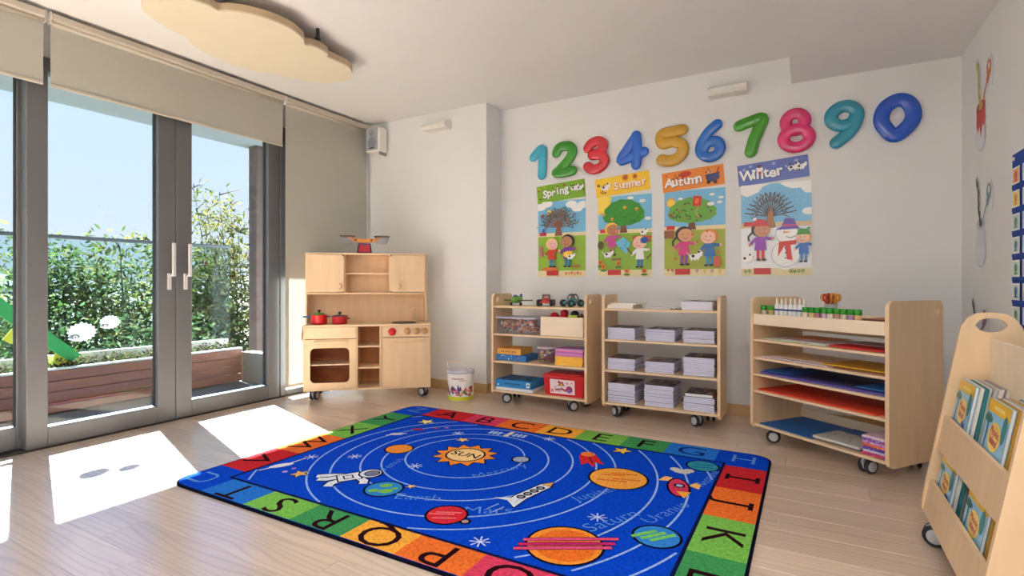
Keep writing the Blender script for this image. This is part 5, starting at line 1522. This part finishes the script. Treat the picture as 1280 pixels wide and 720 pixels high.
# ================================================================== TOY KITCHEN
K0 = (-4.028, -1.423); KA = R(40.7)
MK = Matrix.Translation((K0[0], K0[1], 0)) @ Matrix.Rotation(KA, 4, 'Z')
def kp(a, b, c): return tuple(MK @ Vector((a, b, c)))
kt = thing('toy_kitchen', 'birch toy kitchen with oven, sink and wall cupboards, standing across the corner', 'toy kitchen', (K0[0], K0[1], 0), KA)
KL, KR, KD = -.024, 1.135, .395
for a in (KL, KR - .016): obj('side_panel', MB().box(a, a + .016, .0, KD, .095, .690, .002), birch_v, kt)
obj('base_board', MB().box(KL + .016, KR - .016, .008, KD, .095, .112, .002), birch_h, kt)
obj('counter', MB().box(KL, KR, -.004, KD, .690, .709, .003), birch_h, kt)
for a in (.447, .657, .672): obj('divider', MB().box(a, a + .012, .002, KD - .02, .112, .690, .002), birch_v, kt)
obj('back_panel', MB().box(KL + .016, KR - .016, KD - .012, KD, .112, 1.385), birch_v, kt)
obj('drawer_front', MB().box(-.008, .446, -.002, .014, .580, .688, .003), birch_h, kt)
ov = obj('oven_door', MB().prism([rrect(-.008, .113, .446, .574, .004, 2), rrect(.036, .172, .384, .494, .045, 6)], -.002, .014, 'xz'), birch_v, kt)
obj('handle', MB().box(.068, .366, -.024, -.010, .543, .557, .005).box(.085, .10, -.012, 0, .545, .555).box(.335, .35, -.012, 0, .545, .555), birch_edge, ov)
obj('oven_shelf', MB().box(-.008, .446, .04, KD - .02, .328, .338, .001), birch_edge, kt)
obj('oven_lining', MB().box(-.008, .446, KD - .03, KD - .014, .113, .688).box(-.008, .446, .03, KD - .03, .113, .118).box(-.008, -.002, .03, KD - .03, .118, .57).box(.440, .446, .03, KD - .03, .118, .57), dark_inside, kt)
for z in (.499, .299): obj('niche_shelf', MB().box(.459, .657, .012, KD - .02, z - .008, z + .008, .002), birch_h, kt)
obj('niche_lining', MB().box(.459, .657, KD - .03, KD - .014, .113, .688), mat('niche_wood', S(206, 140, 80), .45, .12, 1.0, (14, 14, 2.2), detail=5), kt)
cpn = obj('control_panel', MB().box(.686, KR - .003, -.002, .014, .584, .688, .003), birch_h, kt)
kb = MB(); kb.lathe([(0, -.03), (.026, -.03), (.030, -.024), (.030, 0)], 18, axis='y'); kb.box(-.006, .006, -.038, -.028, -.026, .026, .003)
knob_m = mat('knob_beech', S(200, 154, 102), .45, .05, 12)
KB = kb.mesh('knob', knob_m)
for a in (.914, 1.002, 1.078): link('knob', KB, cpn, (a, -.002, .640))
kr = MB(); kr.lathe([(0, -.034), (.030, -.034), (.036, -.026), (.036, 0)], 18, axis='y')
rk = obj('knob', kr, red_pl, cpn, (.774, -.002, .638)); rk['label'] = 'red knob'
dw = obj('cupboard_door', MB().box(.686, KR - .003, -.002, .014, .113, .578, .003), birch_v, kt)
obj('handle', MB().box(.785, 1.08, -.024, -.010, .536, .549, .005).box(.80, .815, -.012, 0, .538, .547).box(1.05, 1.065, -.012, 0, .538, .547), birch_edge, dw)
UY = .17
for a in (-.036, 1.088): obj('upper_side', MB().box(a, a + .016, UY, KD, .709, 1.385, .002), birch_v, kt)
obj('upper_top', MB().box(-.038, 1.106, UY - .004, KD, 1.372, 1.389, .003), birch_h, kt)
obj('upper_base', MB().box(-.02, 1.088, UY, KD - .012, .990, 1.005, .002), birch_h, kt)
for a in (.318, .738): obj('upper_divider', MB().box(a, a + .012, UY + .006, KD - .012, 1.005, 1.372, .002), birch_v, kt)
obj('niche_shelf', MB().box(.33, .738, UY + .06, KD - .012, 1.183, 1.197, .002), birch_edge, kt)
def crescent(): 
    o = [(.030 * math.cos(R(a)), .030 * math.sin(R(a))) for a in range(-80, 81, 16)]
    return o + [(.004 + .016 * math.cos(R(a)), .020 * math.sin(R(a))) for a in range(80, -81, -16)]
for (x0, x1, rad, kx) in ((-.020, .318, (.004, .035, .035, .004), .272), (.748, 1.087, (.035, .004, .004, .035), .826)):
    dr = obj('upper_door', MB().prism([rrect(x0, 1.009, x1, 1.370, .03, 6, rad)], UY - .016, UY, 'xz'), birch_v, kt)
    obj('knob', MB().prism([[(p[0], p[1] * 1.1) for p in crescent()]], -.034, 0, 'xz'), knob_m, dr, (kx, UY - .016, 1.066))
sk = obj('sink', MB().lathe([(.118, .0), (.120, .006), (.108, .008), (.10, .003), (.06, -.006), (0, -.008)], 28), mat('dark_enamel', S(46, 42, 40), .3, .04), kt, (.882, .11, .7105))
obj('faucet', MB().tube([(0, 0, 0), (0, 0, .105), (-.004, -.01, .122), (-.02, -.05, .128)], .013, 10).cyl((0, 0, 0), (0, 0, .015), .022, 12), birch_edge, kt, (.985, .24, .709))
for a, b, an in ((.055, .085, -.5), (1.075, .075, 1.25), (.055, .36, .6), (1.075, .36, .2)):
    c = caster(kt, a, b, R(40) * an)
# pots
def pot(label, a, b, r, h, col, lidc, hcol, hl, hr, lid_r=1.06):
    t = thing('toy_pot', label, 'toy pot', kp(a, b, .7095), KA)
    g = MB(); g.col = col; g.lathe([(0, 0), (r * .9, 0), (r, .012), (r, h), (r * 1.06, h + .003), (r * 1.06, h + .007), (r * .96, h + .007)], 24); obj('body', g, toy_m, t)
    g = MB(); g.col = lidc; g.lathe([(r * lid_r, h + .008), (r * lid_r, h + .012), (r * .7, h + .022), (0, h + .028)], 24); ld = obj('lid', g, toy_m, t)
    g = MB(); g.col = S(40, 46, 56); g.lathe([(.008, h + .026), (.008, h + .036), (.016, h + .04), (.016, h + .052), (0, h + .055)], 14); obj('knob', g, toy_m, ld)
    for s, L in ((-1, hl), (1, hr)):
        if L: 
            g = MB(); g.col = hcol; g.box(s * r * .98, s * (r + L), -.014, .014, h - .018, h - .002, .006); obj('handle', g, toy_m, t)
    return t
pot('red toy pot with green lid and blue handles on the toy kitchen counter', .10, .10, .074, .082, S(206, 34, 40), S(84, 160, 60), S(60, 120, 170), .072, .028, .7)
pot('low crimson toy pan with dark rim on the toy kitchen counter', .285, .11, .070, .062, S(190, 30, 50), S(110, 66, 70), S(44, 70, 96), 0, .02, 1.12)
# balance scale
t = thing('balance_scale', 'orange toy balance scale with red base on top of the toy kitchen', 'toy scale', kp(.50, .30, 1.3895), KA)
g = MB(); g.col = S(206, 30, 56)
g.add([(-.066, -.045, 0), (.066, -.045, 0), (.066, .045, 0), (-.066, .045, 0), (-.05, -.03, .098), (.05, -.03, .098), (.05, .03, .098), (-.05, .03, .098)], [(0, 3, 2, 1), (4, 5, 6, 7), (0, 1, 5, 4), (1, 2, 6, 5), (2, 3, 7, 6), (3, 0, 4, 7)]); obj('base', g, toy_m, t)
g = MB(); g.col = S(96, 30, 90)
for s in (-1, 1): g.tube([(s * .067, -.047, .004), (s * .052, -.032, .096)], .008, 6)
g.tube([(-.06, -.047, .008), (.06, -.047, .008)], .007, 6); g.prism([[(-.055, .10), (.055, .10), (.04, .086), (.012, .082), (0, .06), (-.012, .082), (-.04, .086)]], -.04, .03, 'xz'); obj('base_trim', g, toy_m, t)
g = MB(); g.col = S(236, 150, 44)
pts = [(-.16, .155), (-.10, .118), (0, .105), (.10, .118), (.16, .155), (.15, .168), (.09, .15), (0, .142), (-.09, .15), (-.15, .168)]
g.prism([pts], -.022, .012, 'xz'); bm_ = obj('beam', g, toy_m, t)
g = MB(); g.col = S(40, 34, 34)
for a in (-.085, .065): g.lathe([(0, -.004), (.010, -.004), (.010, 0)], 12, (a, -.022, .133), 'y')
obj('rivets', g, toy_m, bm_)
for s in (-1, 1):
    pn = obj('pan', MB().lathe([(0, .0), (.05, .004), (.066, .035), (.07, .075), (.068, .075), (.063, .035), (.045, .008), (0, .004)], 20), clear_pl, t, (s * .165, -.005, .095))
    obj('pan_rim', MB().lathe([(.066, .074), (.080, .074), (.080, .080), (.066, .080)], 20), mat('pan_rim_brown', S(120, 84, 56), .4, .05), pn)
# cloth hanging on the kitchen's left end
g = MB(); vs = []; fs = []
for i in range(7):
    for j in range(6):
        u = i / 6; v = j / 5
        vs.append((-.012 * (1 + .5 * math.sin(9 * u)) - .012 * v, -.01 + .10 * u + .012 * math.sin(7 * v), .70 - .125 * v - .02 * math.sin(PI * u) * v))
for i in range(6):
    for j in range(5):
        a = i * 6 + j; fs.append((a, a + 6, a + 7, a + 1))
g.add(vs, fs, True)
o = obj('hand_towel', g, mat('towel_white', S(232, 226, 214), .95, .05, 40), None, kp(KL - .004, .06, 0), (0, 0, KA), recalc=False)
so = o.modifiers.new('thick', 'SOLIDIFY'); so.thickness = .004
tag(o, 'small white towel hanging from the left end of the toy kitchen', 'towel')

# ================================================================== BUCKET
t = thing('storage_bucket', 'white lidded bucket printed with a colourful village, on the floor by the toy kitchen', 'bucket', (-2.86, -.62, 0))
r0, hB = .122, .262
g = MB(); g.lathe([(0, .001), (r0 * .96, .001), (r0, .012), (r0 * 1.03, hB)], 32); obj('body', g, white_pl, t)
g = MB(); g.lathe([(r0 * 1.05, hB - .004), (r0 * 1.07, hB + .002), (r0 * 1.07, hB + .016), (r0 * .98, hB + .024), (r0 * .94, hB + .018), (0, hB + .018)], 32); obj('lid', g, mat('bucket_lid', S(196, 198, 214), .3, .03), t)
g = MB(); g.tube(spline([(-.132, 0, .255), (-.14, -.02, .33), (-.12, -.03, .352), (-.02, -.035, .350), (.06, -.03, .335), (.125, -.01, .275)], 5), .004, 7); obj('handle', g, mat('cream_handle', S(236, 216, 190), .4, .02), t)
g = MB()
def cpatch(a0, a1, z0, z1, col, lift=.001, top=None):
    g.col = col; n = 5; vs = []; fs = []
    for i in range(n + 1):
        a = R(a0 + (a1 - a0) * i / n)
        f = 1 - abs(2 * i / n - 1) if top else 0
        for zz in (z0, z1 + (top or 0) * f):
            rr = r0 * (1 + .03 * zz / hB) + lift
            vs.append((rr * math.cos(a), rr * math.sin(a), zz))
    for i in range(n): fs.append((2 * i, 2 * i + 2, 2 * i + 3, 2 * i + 1))
    g.add(vs, fs)
for a in range(0, 360, 18): cpatch(a, a + 18, .012, .048, S(206, 206, 50), .0008)
obj('green_band', g, print_m, t, recalc=False); g = MB()
q = random.Random(12); bc = [S(206, 60, 60), S(236, 160, 60), S(70, 80, 170), S(110, 150, 70), S(150, 60, 60), S(230, 200, 90), S(60, 60, 90), S(226, 120, 130)]
for k in range(64):
    a = 180 + q.uniform(0, 175); zc_ = q.uniform(.05, .115); cpatch(a, a + q.uniform(5, 12), zc_, zc_ + q.uniform(.012, .035), bc[q.randrange(8)], .0012 + .00002 * k)
for a, h in ((222, .17), (236, .145), (262, .15), (290, .155), (300, .14), (320, .135)): cpatch(a, a + 8, .10, h - .02, bc[int(a) % 8], .003, .03)
for k, a in enumerate(range(262, 318, 7)): cpatch(a, a + 5, .208, .217, S(150, 40, 56), .001)
for k, a in enumerate(range(300, 326, 7)): cpatch(a, a + 5, .192, .199, S(190, 50, 60), .001)
obj('village_print', g, print_m, t, recalc=False)['kind'] = 'stuff'

# ================================================================== BOOK RACK ON THE RIGHT
BX, BY0, BY1 = .667, -1.80, -2.70
bk = thing('book_rack', 'double-sided birch book rack on casters against the right wall', 'book rack', (BX, BY0, 0), 0)
half = [(-.215, .086), (-.232, .11), (-.228, .17), (-.098, .915), (-.075, .952), (-.045, .972), (0, .976)]
outl = half + [(-a, b) for a, b in reversed(half[:-1])]
grip = [(.052 * math.cos(2 * PI * k / 16), .922 + .030 * math.sin(2 * PI * k / 16) * (1 if abs(math.cos(2 * PI * k / 16)) < .9 else .6)) for k in range(16)]
for yy in (-.02, -.90): obj('end_panel', MB().prism([outl, grip], yy, yy + .02, 'xz'), birch_v, bk)
obj('centre_board', MB().box(-.006, .006, -.88, -.02, .10, .868, .002), birch_pale, bk)
def fx(z): return -.232 + (z - .11) * .1735
def lip(z0, z1, s):
    e = .014
    vs = []
    for yy in (-.88, -.02):
        for a, z in ((fx(z0) + .004, z0), (fx(z1) + .004, z1), (fx(z1) + .004 + e, z1), (fx(z0) + .004 + e, z0)): vs.append((s * a, yy, z))
    return MB().add(vs, [(0, 1, 2, 3), (7, 6, 5, 4), (0, 4, 5, 1), (1, 5, 6, 2), (2, 6, 7, 3), (3, 7, 4, 0)])
for s in (1, -1):
    for z0, z1 in ((.105, .245), (.385, .53)):
        obj('tray_lip', lip(z0, z1, s), birch_v, bk)
        obj('tray_floor', MB().box(s * (fx(z0) + .016), s * .006, -.88, -.02, z0, z0 + .012), birch_h, bk)
for a, b, an in ((-.19, -.13, 75), (-.19, -.76, 60), (.17, -.13, 30), (.17, -.76, 20)): caster(bk, a, b, R(an))
# picture books
def cover_front(var):
    q = random.Random(var); I = Ink(.0001); w, h = .20, .255
    I.rect(0, 0, w, h, S(150, 206, 240)); I.rect(0, h - .038, w, h, S(244, 196, 50)); I.rect(.05, h - .026, .15, h - .016, S(250, 226, 140))
    I.poly([(0, 0), (w, 0), (w, .05), (.12, .085), (.05, .07), (0, .09)], S(222, 206, 180))
    I.line(spline([(.022, .10), (.03, .15), (.028, .19)]), .012, S(50, 110, 110))
    for a in (20, 70, 120, 165): I.line([(.028, .19), (.028 + .035 * math.cos(R(a)), .19 + .022 * math.sin(R(a)))], .016, S(40, 120, 110))
    I.disc(.105, .155, .055, S(250, 226, 110), .043); I.disc(.105, .155, .046, S(246, 206, 120), .035)
    I.text('Phonic', .105, .168, .030, S(180, 40, 90), R(-6), .03); I.text('Island', .105, .142, .030, S(180, 40, 90), R(-6), .03)
    I.disc(.05, .07, .022, S(190, 120, 60)); I.poly([(.03, .085), (.07, .085), (.05, .115)], S(226, 180, 70)); I.rect(.04, .03, .062, .055, S(236, 224, 210))
    I.disc(.15, .065, .02, S(90, 80, 130), .03) if var % 2 == 0 else I.line([(.13, .09), (.17, .12)], .014, S(60, 70, 170))
    if var % 2: I.line([(.17, .085), (.135, .125)], .014, S(60, 70, 170))
    I.line([(.15, .01), (.148, .05)], .014, S(60, 150, 80)); I.disc(.155, .03, .022, S(70, 160, 80), .02); I.disc(.02, .02, .025, S(40, 100, 180), .018)
    I.disc(.175, .19, .018, S(60, 140, 140), .04)
    return I
COVERS = [cover_front(0), cover_front(1)]
edges_far = [S(60, 140, 140), S(226, 222, 214), S(50, 130, 134), S(220, 214, 206), S(196, 190, 186), S(214, 208, 200), S(150, 130, 150), S(206, 196, 180)]
def book_row(s_name, zfl, y0, n, var, th, cols, coverfn, lean_z1, tray, end):
    for k in range(n):
        g = MB(); w, h = .225, (.30 if tray == 'upper' else .262)
        c = cols[k % len(cols)]
        g.col = S(126, 190, 226) if k == 0 else c
        g.box(0, w, 0, .0015, 0, h); g.box(0, w, th - .0015, th, 0, h); g.box(0, .003, 0, th, 0, h)
        g.col = c if k % 3 else S(230, 224, 214)
        g.box(.003, w - .002, .0015, th - .0015, .002, h - .002)
        x = BX + fx(zfl) + .024 + .006 + k * (th + .0020)
        lab = 'picture book with blue island cover at the front of the %s %s tray pile' % (end, tray) if k == 0 else 'picture book %s behind the cover book in the %s %s tray pile' % (ORD[k - 1], end, tray)
        b = thing('picture_book', lab, 'book', (x, y0 - .012 * (k % 3), zfl + .0160), group='picture books, %s pile of the %s tray' % (end, tray), rot=(0, R(10.0 - .15 * k), R(-90)))
        # local: x along the rack toward the viewer, y into the rack, z up
        b.rotation_euler = Euler((R(-10.0), 0, R(-90)))
        obj('book_block', g, paper_m, b)
        if k == 0: coverfn.build('cover_print', gloss_print, b, (0, -.0003, 0), (R(90), 0, 0)).scale = (1.125, h / .255, 1)
for tray, zf in (('upper', .385), ('lower', .105)):
    for end, yy, n, var in (('far', BY0 - .045, 8, 1), ('near', BY0 - .465, 7, 0)):
        cols = edges_far if end == 'far' else [S(214, 206, 196), S(196, 150, 60), S(220, 214, 206), S(180, 176, 186), S(206, 170, 80), S(200, 196, 200), S(120, 140, 160)]
        # covers must be rebuilt per book: share nothing that moves
        book_row('', zf, yy, n, var, .0105 if tray == 'upper' else .0095, cols, cover_front(var), 0, tray, end)
for k in range(5):
    g = MB(); g.col = [S(206, 224, 236), S(226, 230, 236), S(180, 206, 226), S(214, 220, 226), S(190, 200, 214)][k]
    g.box(0, .20, 0, .009, 0, .27)
    b = obj('picture_book', g, paper_m, None, (BX + .148 - k * .0125, -1.86 - .006 * k, .3985), (R(8), 0, R(-90)))
    tag(b, 'pale blue-white book, %s from the wall in the wall-side upper tray' % ORD[4 - k] if False else 'pale book, %s from the wall in the wall-side upper tray of the rack' % ORD[k], 'book', 'pale books on the wall side of the rack')
